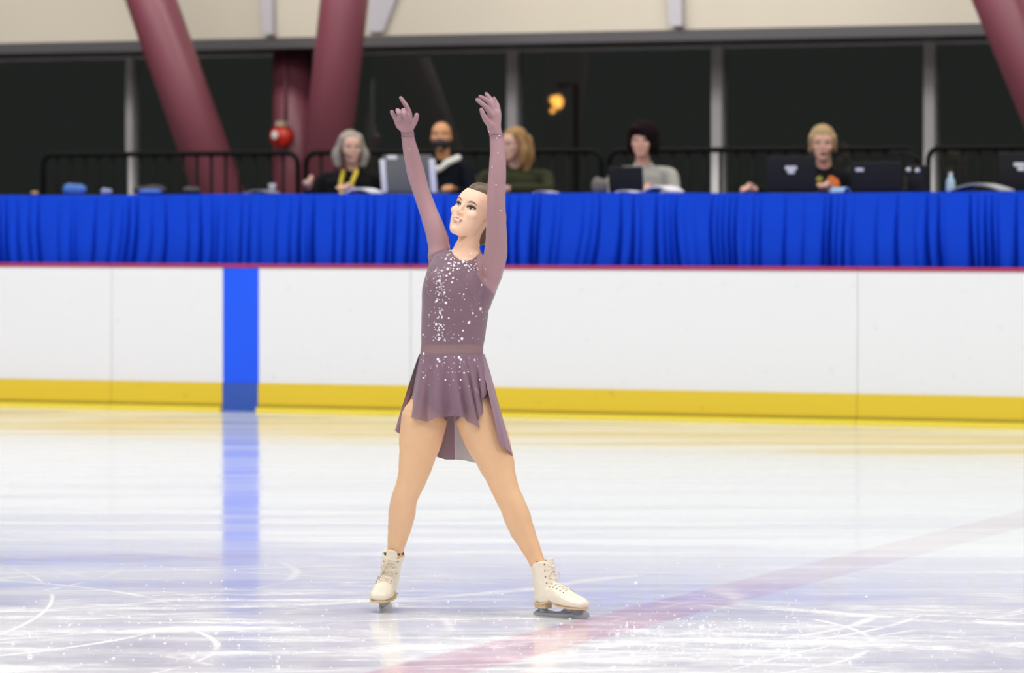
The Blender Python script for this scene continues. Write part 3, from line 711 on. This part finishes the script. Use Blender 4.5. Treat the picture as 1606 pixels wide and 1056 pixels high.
# skates
def skate(T, top, topr, lean_r, label):
    """T: local (x toe, y lateral, z up) to world; top: world centre of the boot collar"""
    T0 = T; T = T @ Matrix(((1, 0, 0, 0), (0, 1, 0, 0), (-.042, 0, 1, 0), (0, 0, 0, 1)))
    Ti = T.inverted(); tp = Ti @ top; arch = lambda x: .020 * math.exp(-((x - .088) / .024) ** 2)
    bm = NB()
    base = V((.050, 0, .085))
    pts = []
    for f, rx, ry in ((0, .047, .035), (.25, .046, .035), (.5, .043, .0355), (.75, .042, .038), (1, .045, .041)):
        c = base.lerp(tp, f); pts.append((T @ c, ry, rx))
    limb(bm, pts, 24, (1, 0), up=(T.to_3x3() @ V((1, 0, 0))))
    limb(bm, [(T @ V((x, 0, z)), ry, rz) for x, z, rz, ry in ((.022, .082, .030, .028), (.06, .088, .038, .034), (.10, .094, .040, .036), (.14, .085, .034, .040), (.18, .076, .027, .043), (.215, .071, .022, .041), (.235, .069, .018, .033))], 24, up=(T.to_3x3() @ V((0, 0, 1))))
    me = fuse(bm, .003, 3)
    for v in me.vertices:     # flat under the sole
        q = Ti @ v.co
        zm = .052 + arch(q.x)
        if q.z < zm: q.z = zm; v.co = T @ q
    b = obj('ice_skate', me, M['boot'], sk); b['label'] = label
    tree = BVHTree.FromPolygons([v.co + ORG[b.name] for v in b.data.vertices], [tuple(p.vertices) for p in b.data.polygons])
    # sole with heel
    bm = NB(); out = [(.0, .022), (.02, .030), (.06, .030), (.10, .030), (.15, .040), (.19, .043), (.225, .037), (.248, .020)]
    loopp = [(-.006, .010)] + out + [(.254, .004)]
    loopp = [(a[0] + (c[0] - a[0]) * k / 4, a[1] + (c[1] - a[1]) * k / 4) for a, c in zip(loopp, loopp[1:]) for k in range(4)] + [loopp[-1]]
    lo_ = [[T @ V((x, y, .049 + arch(x))), T @ V((x, -y, .049 + arch(x))), T @ V((x, -y, .055 + arch(x))), T @ V((x, y, .055 + arch(x)))] for x, y in loopp]; loft(bm, lo_)
    obj('sole', bm, M['sole'], b, False)
    bm = NB(); hl = [(-.004, .012), (.01, .024), (.045, .026), (.058, .020)]; full = hl + [(x, -y) for x, y in hl[::-1]]
    loft(bm, [[T @ V((x, y, z)) for x, y in full] for z in (.035, .053)]); obj('heel', bm, M['sole'], b, False)
    # blade
    T = T0
    bm = NB(); prof = [(-.022, .004), (.0, .0), (.10, -.001), (.20, .0), (.243, .004), (.258, .003), (.270, .012), (.266, .028), (.252, .037), (.240, .041), (.222, .040), (.236, .030), (.240, .020), (.215, .014), (.185, .015), (.176, .042), (.148, .043), (.154, .015), (.10, .013), (.052, .014), (.046, .033), (.014, .033), (.016, .013), (-.02, .012)]
    vs0 = [bm.verts.new(T @ V((x, -.002, z))) for x, z in prof]; vs1 = [bm.verts.new(T @ V((x, .002, z))) for x, z in prof]
    bm.faces.new(vs0[::-1]); bm.faces.new(vs1)
    for i in range(len(prof)): j = (i + 1) % len(prof); bm.faces.new((vs0[i], vs0[j], vs1[j], vs1[i]))
    mbx(bm, T, .004, .054, -.018, .018, .031, .0345); mbx(bm, T, .14, .235, -.020, .020, .040, .0425)
    bmesh.ops.triangulate(bm, faces=bm.faces[:]); obj('blade', bm, M['steel'], b, False)
    T = T0 @ Matrix(((1, 0, 0, 0), (0, 1, 0, 0), (-.042, 0, 1, 0), (0, 0, 0, 1)))
    # tongue, lining, laces, hooks
    ax = (T.to_3x3() @ V((1, 0, 0))).normalized(); sd = (T.to_3x3() @ V((0, 1, 0))).normalized()
    upd = (top - T @ base).normalized()
    bm = NB(); rg = []
    for f, dz in ((1.0, -.004), (1.0, .004)):
        rg.append([top + upd * dz + ax * (.041 * math.cos(t)) + sd * (.037 * math.sin(t)) for t in [2 * math.pi * k / 24 for k in range(24)]])
    loft(bm, rg); obj('lining', bm, M['bootdark'], b)
    bm = NB(); c = top + ax * .038; limb(bm, [(c - upd * .03, .020, .006), (c, .021, .006), (c + upd * .014 + ax * .004, .018, .005)], 14, up=ax); obj('tongue', bm, M['boot'], b)
    path = []
    for k in range(9):
        f = k / 8
        if f < .5: c = (T @ base).lerp(top, .97 - f * 1.5) + ax * .06; dr = -ax
        else: g_ = (f - .5) * 2; c = T @ V((.105 + g_ * .075, 0, .20)); dr = (T.to_3x3() @ V((-.2, 0, -1))).normalized()
        row = []
        for s in (-1, 1):
            for wd in (.018, .026):
                h = tree.ray_cast(c + sd * s * wd + (-dr) * .02, dr)
                row.append((h[0], h[1]) if h[0] is not None else None)
        path.append(row)
    bm = NB(); bh = []
    for k in range(9):
        r = path[k]
        for i in (1, 3):
            if r[i]: bh.append(NB()); ball(bh[-1], Matrix.Translation(r[i][0]), (0, 0, 0), .0028, 8, 6)
        if k < 8:
            r2 = path[k + 1]
            for a_, b_ in ((0, 2), (2, 0)):
                if r[a_] and r2[b_]:
                    mid = (r[a_][0] + r2[b_][0]) / 2 + r[a_][1] * .006
                    tube(bm, [r[a_][0] + r[a_][1] * .002, mid, r2[b_][0] + r2[b_][1] * .002], .0022, 6)
    if path[1][0]:
        c = (path[1][0][0] + path[1][2][0]) / 2 + ax * .008
        for s in (-1, 1):
            tube(bm, [c + (sd * s * (.028 * math.sin(t)) + V((0, 0, -1)) * (.030 * (1 - math.cos(t)) / 2 + .0)) + ax * .006 * math.sin(t) for t in [math.pi * k / 8 for k in range(9)]], .002, 6)
    obj('lace', bm, M['lace'], b); [obj('hook', q_, M['hook'], b) for q_ in bh]
    return b
def ftm(heel, toe, roll=0):
    x = (toe - heel); L = x.length; x = x.normalized(); y = V((0, 0, 1)).cross(x).normalized(); z = x.cross(y)
    return Matrix(((x.x, y.x, z.x, heel.x), (x.y, y.y, z.y, heel.y), (x.z, y.z, z.z, heel.z), (0, 0, 0, 1))) @ Matrix.Scale(L / .25, 4)
hl = V((-.434, 15.27, 0)); td = V((-.034, -.245, 0))
skate(ftm(hl, hl + td), Q(617.5, 868, .16), 0, 0, 'ivory skate pointing at the camera')
hr = Gd(843, 966); hr.z = 0; td = V((.166, -.150, 0))
skate(ftm(hr, hr + td), Q(850, 882, -.07), 0, 0, 'ivory skate turned to the right')

# ------------------------------------------------------------------ seated officials
def add_hand(bm, T, side=1, curl=.5, s=1.0):
    """palm along +x, thumb on +y*side, back of hand +z"""
    def L(pts): limb(bm, [(T @ V(p[0]), p[1] * s, p[2] * s) for p in pts], 12)
    L([((-.02, 0, 0), .024, .018), ((.03, 0, 0), .036, .015), ((.085, 0, 0), .038, .014)])
    for k, (y, l) in enumerate(((.029, .070), (.010, .080), (-.010, .074), (-.028, .058))):
        y *= side; a = curl * (.5 + .1 * k)
        L([((.085, y, 0), .0095, .0095), ((.085 + l * .45 * math.cos(a), y * 1.1, -l * .45 * math.sin(a)), .009, .009),
           ((.085 + l * (.45 * math.cos(a) + .35 * math.cos(2 * a)), y * 1.15, -l * (.45 * math.sin(a) + .35 * math.sin(2 * a))), .0082, .0082),
           ((.085 + l * (.45 * math.cos(a) + .35 * math.cos(2 * a) + .2 * math.cos(2.6 * a)), y * 1.15, -l * (.45 * math.sin(a) + .35 * math.sin(2 * a) + .2 * math.sin(2.6 * a))), .007, .007)])
    L([((.0, .022 * side, -.004), .013, .013), ((.035, .046 * side, -.012), .011, .011), ((.062, .056 * side, -.018), .0095, .0095)])
chairs = []
def official(px, py, n, label, skin, hair_fn, hairm, jacketm, yaw=0, pitch=-.1, handL=None, handR=None, width=1.0, extras=None, chairm=None, mouth=0, mask=False, chair_label='', smile=False, roll=0, lean=0, hs=1.0):
    eye = Bx(px, py, n); base = V((eye.x, eye.y, FZ)); E = eye.z - FZ
    B = Matrix.Translation(base) @ Matrix.Rotation(-A * .5, 4, 'Z')
    HT = B @ Matrix.Translation((0, 0, E)) @ Matrix.Rotation(A * .5 + yaw, 4, 'Z') @ Matrix.Rotation(pitch, 4, 'X') @ Matrix.Rotation(roll, 4, 'Y') @ Matrix.Scale(1.04 * hs, 4)
    sz = E - .235; w_ = .185 * width
    def b(x, y, z): return B @ V((x, y + .05, z))
    bm = NB(); add_head(bm, HT)
    limb(bm, [(b(0, .03, E - .22), .06, .055), (b(0, .01, E - .14), .052, .052), (HT @ V((0, .02, -.03)), .052, .055)], 18)
    tor = [(b(0, .02, .47), .15, .12), (b(0, .03, .60), .14 * width, .11), (b(0, .03, sz - .15), .155 * width, .115), (b(0, .03, sz - .02), .15 * width, .10), (b(0, .03, sz + .04), .07, .06)]
    limb(bm, tor, 24)
    for s in (-1, 1):
        limb(bm, [(b(s * .09, 0, .48), .085, .085), (b(s * .11, -.40, .50), .065, .065), (b(s * .11, -.43, .46), .06, .06), (b(s * .11, -.42, .10), .045, .045)], 16)
        limb(bm, [(b(s * .11, -.38, .045), .04, .04), (b(s * .115, -.52, .04), .042, .035), (b(s * .118, -.60, .035), .035, .028)], 14)
    jm = NB()
    limb(jm, [(c, a + .015, d + .018) for c, a, d in tor[:4]] + [(b(0, .03, sz + .035), .085, .07)], 24)
    arms_ = []
    for s, h in ((-1, handL), (1, handR)):
        if h is None: h = (s * .12, -.43, TZ - FZ + .03, 0)
        sh = b(s * (w_ - .01), .03, sz - .02); hd = b(h[0], h[1], h[2]); el = b(*(h[4] if len(h) > 4 else (s * (w_ + .07), -.10, sz - .24)))
        limb(jm, [(b(s * .10, .03, sz), .055, .06), (sh, .062, .062), (sh.lerp(el, .5), .052, .052), (el, .048, .048), (el.lerp(hd, .5), .042, .042), (el.lerp(hd, .86), .035, .035)], 18)
        d = (hd - el).normalized(); ang = Matrix.Translation(hd) @ d.to_track_quat('X', 'Z').to_matrix().to_4x4() @ Matrix.Rotation(h[3], 4, 'X')
        limb(bm, [(el.lerp(hd, .6), .026, .026), (hd, .024, .020)], 14); add_hand(bm, ang, -s, .6 if h[2] < .9 else 1.1)
    me = fuse(bm, .0065, 2); sockets(me, HT)
    o = obj('person', me, skin); tag(o, label, 'person')
    fm = o.data.copy(); fm.transform(Matrix.Translation(ORG[o.name]))
    face(fm, HT, o, smile=smile, made=False, mouth_open=mouth, mask=mask)
    j = obj('jacket', fuse(jm, .009, 3), jacketm, o)
    hb = NB(); hair_fn(hb, HT); 
    obj('hair', fuse(hb, .008, 2), hairm, o)
    if extras: extras(o, HT, b, E, sz, fm)
    if chairm:
        t = thing('chair', B @ V((0, .1, 0)), chair_label, 'chair', 'chairs at the officials\' table')
        q = NB(); mbx(q, B, -.22, .22, -.12, .32, .43, .46, .01); obj('seat', q, chairm, t, False)
        q = NB(); mbx(q, B, -.21, .21, .31, .34, .62, .90, .012); obj('backrest', q, chairm, t, False)
        for sx_ in (-1, 1):
            q = NB(); tube(q, [B @ V((sx_ * .21, .33, .9)), B @ V((sx_ * .21, .33, 0))], .011); obj('leg', q, M['blk'], t)
            q = NB(); tube(q, [B @ V((sx_ * .21, -.1, .43)), B @ V((sx_ * .21, -.1, 0))], .011); obj('leg', q, M['blk'], t)
    return o, HT, b
skA = skinmat('skin_fair', (.66, .40, .29)); skB = skinmat('skin_tan', (.55, .27, .13)); skC = skinmat('skin_rosy', (.68, .38, .28))
blackj = mat('black_jacket', (.008, .0085, .010), .9, spec=.1, noise_amt=.3, noise_scale=12)
navyj = mat('navy_jacket', (.006, .007, .013), .9, spec=.1)
olive = mat('olive_jacket', (.035, .037, .018), .9, spec=.15, noise_amt=.3, noise_scale=10)
greyc = mat('grey_cardigan', (.36, .35, .32), .9, noise_amt=.15, noise_scale=30)
bluec = mat('blue_chair', (.03, .08, .25), .5); blackc = mat('black_chair', (.02, .02, .02), .5)
def hair_long(bm, T):
    ball(bm, T, (0, .025, .042), (.083, .092, .084)); 
    for s in (-1, 1): limb(bm, [(T @ V((s * .055, .0, .07)), .034, .05), (T @ V((s * .084, .01, .0)), .030, .045), (T @ V((s * .104, .0, -.06)), .040, .045), (T @ V((s * .092, -.01, -.125)), .030, .035)], 16)
def hair_wide(bm, T):
    ball(bm, T, (0.010, .020, .045), (.115, .105, .105)); ball(bm, T, (.080, .02, -.02), (.050, .07, .085)); ball(bm, T, (-.075, .02, -.03), (.035, .06, .07)); ball(bm, T, (-.035, -.055, .085), (.05, .04, .03))
def hair_short(bm, T): ball(bm, T, (0, .020, .044), (.085, .098, .088)); [limb(bm, [(T @ V((s * .07, -.01, .05)), .024, .05), (T @ V((s * .078, .0, -.04)), .018, .04)], 14) for s in (-1, 1)]; limb(bm, [(T @ V((0, .06, .0)), .075, .05), (T @ V((0, .06, -.06)), .065, .04)], 16)
def hair_crop(bm, T): ball(bm, T, (0, .032, .036), (.0735, .082, .078))
def headset(o, T, side):
    bm = NB(); tube(bm, [T @ V((.090 * math.cos(a), .01, .02 + .100 * math.sin(a))) for a in [math.pi * k / 14 for k in range(15)]], .006, 6)
    for s in (-1, 1): ball(bm, T, (s * .088, .005, -.0), (.014, .03, .034))
    tube(bm, [T @ V((side * .09, -.01, -.01)), T @ V((side * .075, -.08, -.04)), T @ V((side * .03, -.115, -.055))], .004, 6); ball(bm, T, (side * .028, -.117, -.056), .009)
    obj('headset', bm, M['blkp'], o)
def collar(o, b, sz, m, r=.022, name='scarf', z=.03):
    bm = NB(); limb(bm, [(b(-.12, .0, sz + z + .03), r, r), (b(-.07, -.085, sz + z), r, r), (b(-.01, -.12, sz + z - .05), r, r), (b(.05, -.09, sz + z), r, r), (b(.12, .0, sz + z + .04), r, r)], 14); return obj(name, bm, m, o)
# grey-haired woman with yellow lanyard
def ex1(o, T, b, E, sz, fm):
    headset(o, T, -1)
    y = mat('yellow_lanyard', (.72, .55, .05), .6); bm = NB()
    tube(bm, [b(-.05, -.075, sz + .06), b(-.055, -.135, sz - .03), b(-.045, -.155, sz - .16), b(-.035, -.155, sz - .26)], .016, 8)
    tube(bm, [b(.055, -.075, sz + .06), b(.03, -.14, sz - .04), b(-.01, -.158, sz - .16), b(-.03, -.158, sz - .26)], .016, 8); obj('lanyard', bm, y, o)
official(550, 231, 1.30, 'grey-haired woman in a black jacket with a yellow lanyard, one hand raised', skA, hair_long, mat('grey_hair', (.30, .27, .22), .6, noise_amt=.4, noise_scale=40), blackj,
         yaw=.25, pitch=.12, handL=(-.27, -.28, .80, 1.2, (-.31, -.06, .68)), extras=ex1, chairm=blackc, chair_label='black chair under the grey-haired woman', width=1.32)
def ex2(o, T, b, E, sz, fm):
    bm = NB(); ball(bm, T, (0, -.035, -.062), (.064, .066, .050)); obj('face_mask', bm, mat('black_mask', (.008, .009, .018), .7), o)
    collar(o, b, sz, mat('white_scarf', (.72, .73, .70), .8), .026)
official(692, 214, 1.95, 'person with a black face mask and white scarf in a dark jacket', skB, hair_crop, mat('brown_crop', (.05, .018, .008), .6), navyj, yaw=-.1, handR=(.22, -.62, TZ - FZ + .05, 0), extras=ex2, chairm=blackc, mask=True, chair_label='black chair under the masked person')
def hair_side(bm, T): hair_long(bm, T); limb(bm, [(T @ V((.03, .09, .02)), .05, .04), (T @ V((.04, .09, -.10)), .045, .04), (T @ V((.03, .06, -.19)), .03, .03)], 16)
official(806, 226, 1.30, 'person with long golden brown hair in an olive jacket, half hidden by the raised arm', skA, hair_side, mat('golden_hair', (.30, .16, .05), .6, noise_amt=.5, noise_scale=30), olive, yaw=-.9, pitch=.15,
         handL=(-.08, -.5, TZ - FZ + .04, 0), handR=(.02, -.45, TZ - FZ + .04, 0, (.27, -.08, .78)), width=1.3, chairm=blackc, chair_label='black chair under the person in olive')
official(1006, 221, 1.35, 'dark-haired woman in a light grey cardigan behind a black laptop', skC, hair_wide, mat('black_hair', (.010, .005, .006), .95, spec=.1), greyc, yaw=-.12, pitch=.1, handR=(.16, -.5, TZ - FZ + .03, 0), width=1.12, chairm=bluec, chair_label='blue chair under the dark-haired woman')
def ex5(o, T, b, E, sz, fm):
    headset(o, T, 1)
    bm = NB(); q = b(.10, -.13, sz - .06); ball(bm, Matrix.Translation(q), (0, 0, 0), (.035, .02, .05)); ball(bm, Matrix.Translation(q), (-.025, 0, .03), (.03, .018, .035)); obj('badge', bm, mat('orange_badge', (.75, .17, .02), .6), o)
    bm = NB(); ball(bm, Matrix.Translation(b(-.01, -.13, sz - .02)), (0, 0, 0), (.024, .015, .022)); obj('pin', bm, mat('yellow_pin', (.35, .32, .04), .6), o)
official(1290, 226, 1.30, 'blond woman with open mouth and headset in a black jacket with orange badge', skC, hair_short, mat('blond_hair', (.36, .24, .11), .6, noise_amt=.3, noise_scale=40), blackj, yaw=-.05, pitch=.05,
         handL=(-.44, -.42, TZ - FZ + .03, 0, (-.33, -.14, .72)), extras=ex5, chairm=blackc, mouth=1, chair_label='black chair under the blond woman', width=1.1, hs=1.05)

# ------------------------------------------------------------------ things on the table
def FM(px, n, z, yaw=0): 
    p = BP(uat(px, n), n, z); return Matrix.Translation(p) @ Matrix.Rotation(-A + yaw, 4, 'Z')
def laptop(px, n, w_, h, label, m, yaw=0, tilt=.15, logo=None, edges=None):
    T = FM(px, n, TZ + .004, yaw); t = thing('laptop', T.translation, label, 'laptop', 'laptops on the officials\' table')
    bm = NB(); mbx(bm, T, -w_ / 2, w_ / 2, 0, .24, 0, .022, .004); obj('base', bm, m, t, False)
    L = T @ Matrix.Translation((0, 0, .02)) @ Matrix.Rotation(tilt, 4, 'X')
    bm = NB(); mbx(bm, L, -w_ / 2, w_ / 2, -.012, .0, 0, h, .004); obj('lid', bm, m, t, False)
    bm = NB(); mbx(bm, L, -w_ / 2 + .015, w_ / 2 - .015, .0, .001, .015, h - .015); obj('screen', bm, mat('screen_dark', (.02, .02, .03), .2), t, False)
    if logo:
        bm = NB()
        for x, z, a, c in logo: mbx(bm, L, x - a, x + a, -.0135, -.012, z - c, z + c, .0005)
        obj('logo', bm, M['logo'], t, False)
    if edges:
        bm = NB()
        for s in (-1, 1): mbx(bm, L, s * w_ / 2 - .022, s * w_ / 2 + .022, -.022, .004, -.01, h - .03, .006)
        mbx(bm, L, -w_ / 2 + .04, -w_ / 2 + .12, -.018, .0, h - .028, h - .002, .004)
        obj('silver_edges', bm, M['logo'], t, False)
    return t
greyp = mat('grey_plastic', (.14, .14, .135), .5)
laptop(643, .62, .40, .265, 'large grey laptop with silver edges in front of the masked person', greyp, edges=True, logo=None)
laptop(983, .62, .27, .17, 'black laptop in front of the woman in the grey cardigan', M['blkp'])
laptop(1243, .60, .36, .235, 'black laptop with a silver logo left of the blond woman', M['blkp'], logo=[(0, .155, .042, .012), (.0, .128, .026, .012)], yaw=.05)
laptop(1376, .60, .36, .19, 'wide dark laptop right of the blond woman with a small silver mark', M['blkp'], logo=[(-.12, .14, .03, .010)], yaw=-.05)
laptop(1606, .58, .34, .25, 'black laptop cut by the right edge of the photo', M['blkp'], logo=[(-.02, .17, .04, .012), (-.01, .14, .026, .012)])
# grey knobs on the dark box at right
def knob_box():
    T = FM(1439, .80, TZ + .004); t = thing('mixer', T.translation, 'black audio mixer with two pale knobs beside the window post', 'mixer')
    bm = NB(); mbx(bm, T, -.065, .065, -.05, .08, 0, .19, .01); obj('case', bm, M['blkp'], t, False)
    for x, z in ((-.045, .155), (.02, .15)):
        bm = NB(); limb(bm, [(T @ V((x, -.05, z)), .016), (T @ V((x, -.07, z)), .014)], 14); obj('knob', bm, M['logo'], t)
    bm = NB(); tube(bm, [T @ V((.02, .03, .19)), T @ V((.0, .03, .24)), T @ V((-.06, .02, .28)), T @ V((-.20, .0, .285))], .007, 6); obj('microphone', bm, M['blkp'], t)
knob_box()
def papers(px, n, w_, d, k, label, yaw=0, m=None, lift=.0):
    T = FM(px, n, TZ + .003, yaw); r = random.Random(int(px)); bm = NB()
    for i in range(k):
        R_ = T @ Matrix.Rotation(r.uniform(-.2, .2), 4, 'Z'); seg = 8
        for a in range(seg):
            x0 = -w_ / 2 + w_ * a / seg; x1 = x0 + w_ / seg; z0 = .004 * i + lift * math.sin(math.pi * a / seg); z1 = .004 * i + lift * math.sin(math.pi * (a + 1) / seg)
            hexa(bm, [R_ @ V(p) for p in ((x0, -d / 2, z0), (x1, -d / 2, z1), (x1, d / 2, z1), (x0, d / 2, z0), (x0, -d / 2, z0 + .003), (x1, -d / 2, z1 + .003), (x1, d / 2, z1 + .003), (x0, d / 2, z0 + .003))])
    return tag(obj('papers', bm, m or M['paper'], None, False), label, 'papers', 'papers on the officials\' table')
papers(570, .36, .22, .2, 3, 'white papers beside the grey-haired woman\'s elbow', .2, lift=.03)
papers(1040, .34, .22, .2, 4, 'white papers in front of the woman in the grey cardigan', -.1, lift=.035)
papers(1540, .36, .40, .2, 3, 'curled grey papers between the water bottle and the right edge', 0, mat('grey_paper', (.45, .45, .45), .7), .045)
papers(856, .36, .14, .14, 2, 'small papers by the sleeve of the olive jacket', 0, lift=.01)
papers(985, .30, .14, .14, 2, 'small papers under the black laptop in front of the woman in grey', 0, lift=.01)
papers(410, .4, .22, .2, 3, 'papers on the table left of the grey-haired woman', .3, mat('grey_paper2', (.3, .3, .33), .7), .02)
papers(1318, .34, .06, .2, 1, 'pale blue leaflet below the orange badge', .7, mat('blue_paper', (.3, .5, .8), .6), .03)
def lump(px, n, rx, ry, rz, label, name, cat, m):
    T = FM(px, n, TZ + .002); bm = NB()
    for k in range(5):
        r = random.Random(px + k); x = r.uniform(-.5, .5) * rx; ball(bm, T, (x, r.uniform(-.3, .3) * ry, rz * .45), (rx * r.uniform(.45, .6), ry * .6, rz * r.uniform(.4, .6)))
    me = fuse(bm, .006, 4)
    for v in me.vertices: v.co.z = max(v.co.z, TZ + .003)
    return tag(obj(name, me, m), label, cat)
blc = mat('pale_blue_cloth', (.06, .17, .50), .7)
lump(117, .45, .11, .08, .085, 'crumpled pale blue cloth on the table in front of the left barrier', 'cloth', 'cloth', blc)
lump(167, .45, .05, .05, .05, 'small blue and white tissue packet left of the window post', 'tissue_packet', 'packet', mat('packet', (.25, .3, .5), .6))
lump(234, .4, .14, .08, .04, 'flat bright blue folded jacket right of the window post', 'folded_cloth', 'cloth', mat('bright_blue', (.04, .15, .60), .7))
lump(235, .62, .18, .09, .075, 'dark folded coat on the table behind the bright blue cloth', 'folded_coat', 'coat', mat('dark_coat', (.03, .03, .04), .8))
lump(300, .55, .08, .07, .06, 'black bag on the table in front of the leaning column', 'bag', 'bag', blackc)
lump(54, .4, .035, .03, .03, 'small orange and white wrapper on the far left of the table', 'wrapper', 'wrapper', mat('orange_w', (.5, .3, .1), .6))
lump(938, .5, .07, .06, .12, 'beige crumpled bag left of the black laptop', 'paper_bag', 'bag', mat('beige_bag', (.16, .14, .12), .8))
# mugs / cup
def cup(px, n, r, h, label, m):
    T = FM(px, n, TZ + .004); t = thing('paper_cup', T.translation, label, 'cup')
    bm = NB(); rings = [[T @ V((rr * math.cos(a), rr * math.sin(a), z)) for a in [2 * math.pi * k / 24 for k in range(24)]] for rr, z in ((r * .75, 0), (r, h), (r * .93, h), (r * .7, .006))]
    loft(bm, rings); obj('cup', bm, m, t)
    bm = NB(); limb(bm, [(T @ V((0, 0, h)), r * 1.05, r * 1.05), (T @ V((0, 0, h + .006)), r * .98, r * .98)], 20, (0, 0)); obj('lid', bm, M['logo'], t)
cup(949, .66, .024, .09, 'pale yellow paper cup touching the black laptop\'s left side', mat('cup_yellow', (.45, .40, .22), .6))
cup(427, .6, .028, .07, 'grey paper cup on the table below the fire alarm', mat('cup_grey', (.35, .36, .4), .6))
# water bottle
T = FM(1491, .45, TZ + .004); t = thing('water_bottle', T.translation, 'clear blue water bottle on the table beside the right window post', 'bottle')
bm = NB(); rings = [[T @ V((rr * math.cos(a), rr * math.sin(a), z)) for a in [2 * math.pi * k / 24 for k in range(24)]] for rr, z in ((.028, 0), (.032, .01), (.032, .05), (.030, .055), (.032, .06), (.030, .075), (.018, .10), (.012, .112), (.012, .12))]
loft(bm, rings); obj('bottle', bm, mat('bottle_plastic', (.50, .68, .75), .15, alpha=.75), t)
bm = NB(); limb(bm, [(T @ V((0, 0, .118)), .013, .013), (T @ V((0, 0, .132)), .013, .013)], 16, (0, 0)); obj('cap', bm, M['logo'], t, False)

# loose snow shavings on the ice
rs = random.Random(11); bm = NB()
for k in range(850):
    if k < 420: x = rs.gauss(1130, 140); y = rs.gauss(1003, 26)
    elif k < 640: x = rs.gauss(330, 260); y = rs.gauss(985, 40)
    else: x = rs.uniform(0, 1606); y = rs.uniform(880, 1056)
    if not (870 < y < 1075): continue
    g = Gd(x, y); r = rs.uniform(.001, .0028) * (1 + 1.6 * (rs.random() < .05))
    b = NB(); bmesh.ops.create_icosphere(b, subdivisions=1, radius=1, matrix=Matrix.Translation(g + V((0, 0, r * .3))) @ Matrix.Rotation(rs.uniform(0, 3), 4, 'Z') @ Matrix.Diagonal((r * rs.uniform(1, 2.4), r * 1.3, r * .8, 1))); join(bm, b)
o = obj('snow_shavings', bm, mat('snow', (.93, .95, .98), .8), None, False); tag(o, 'loose white snow shavings scattered over the scratched ice', 'snow'); o['kind'] = 'stuff'
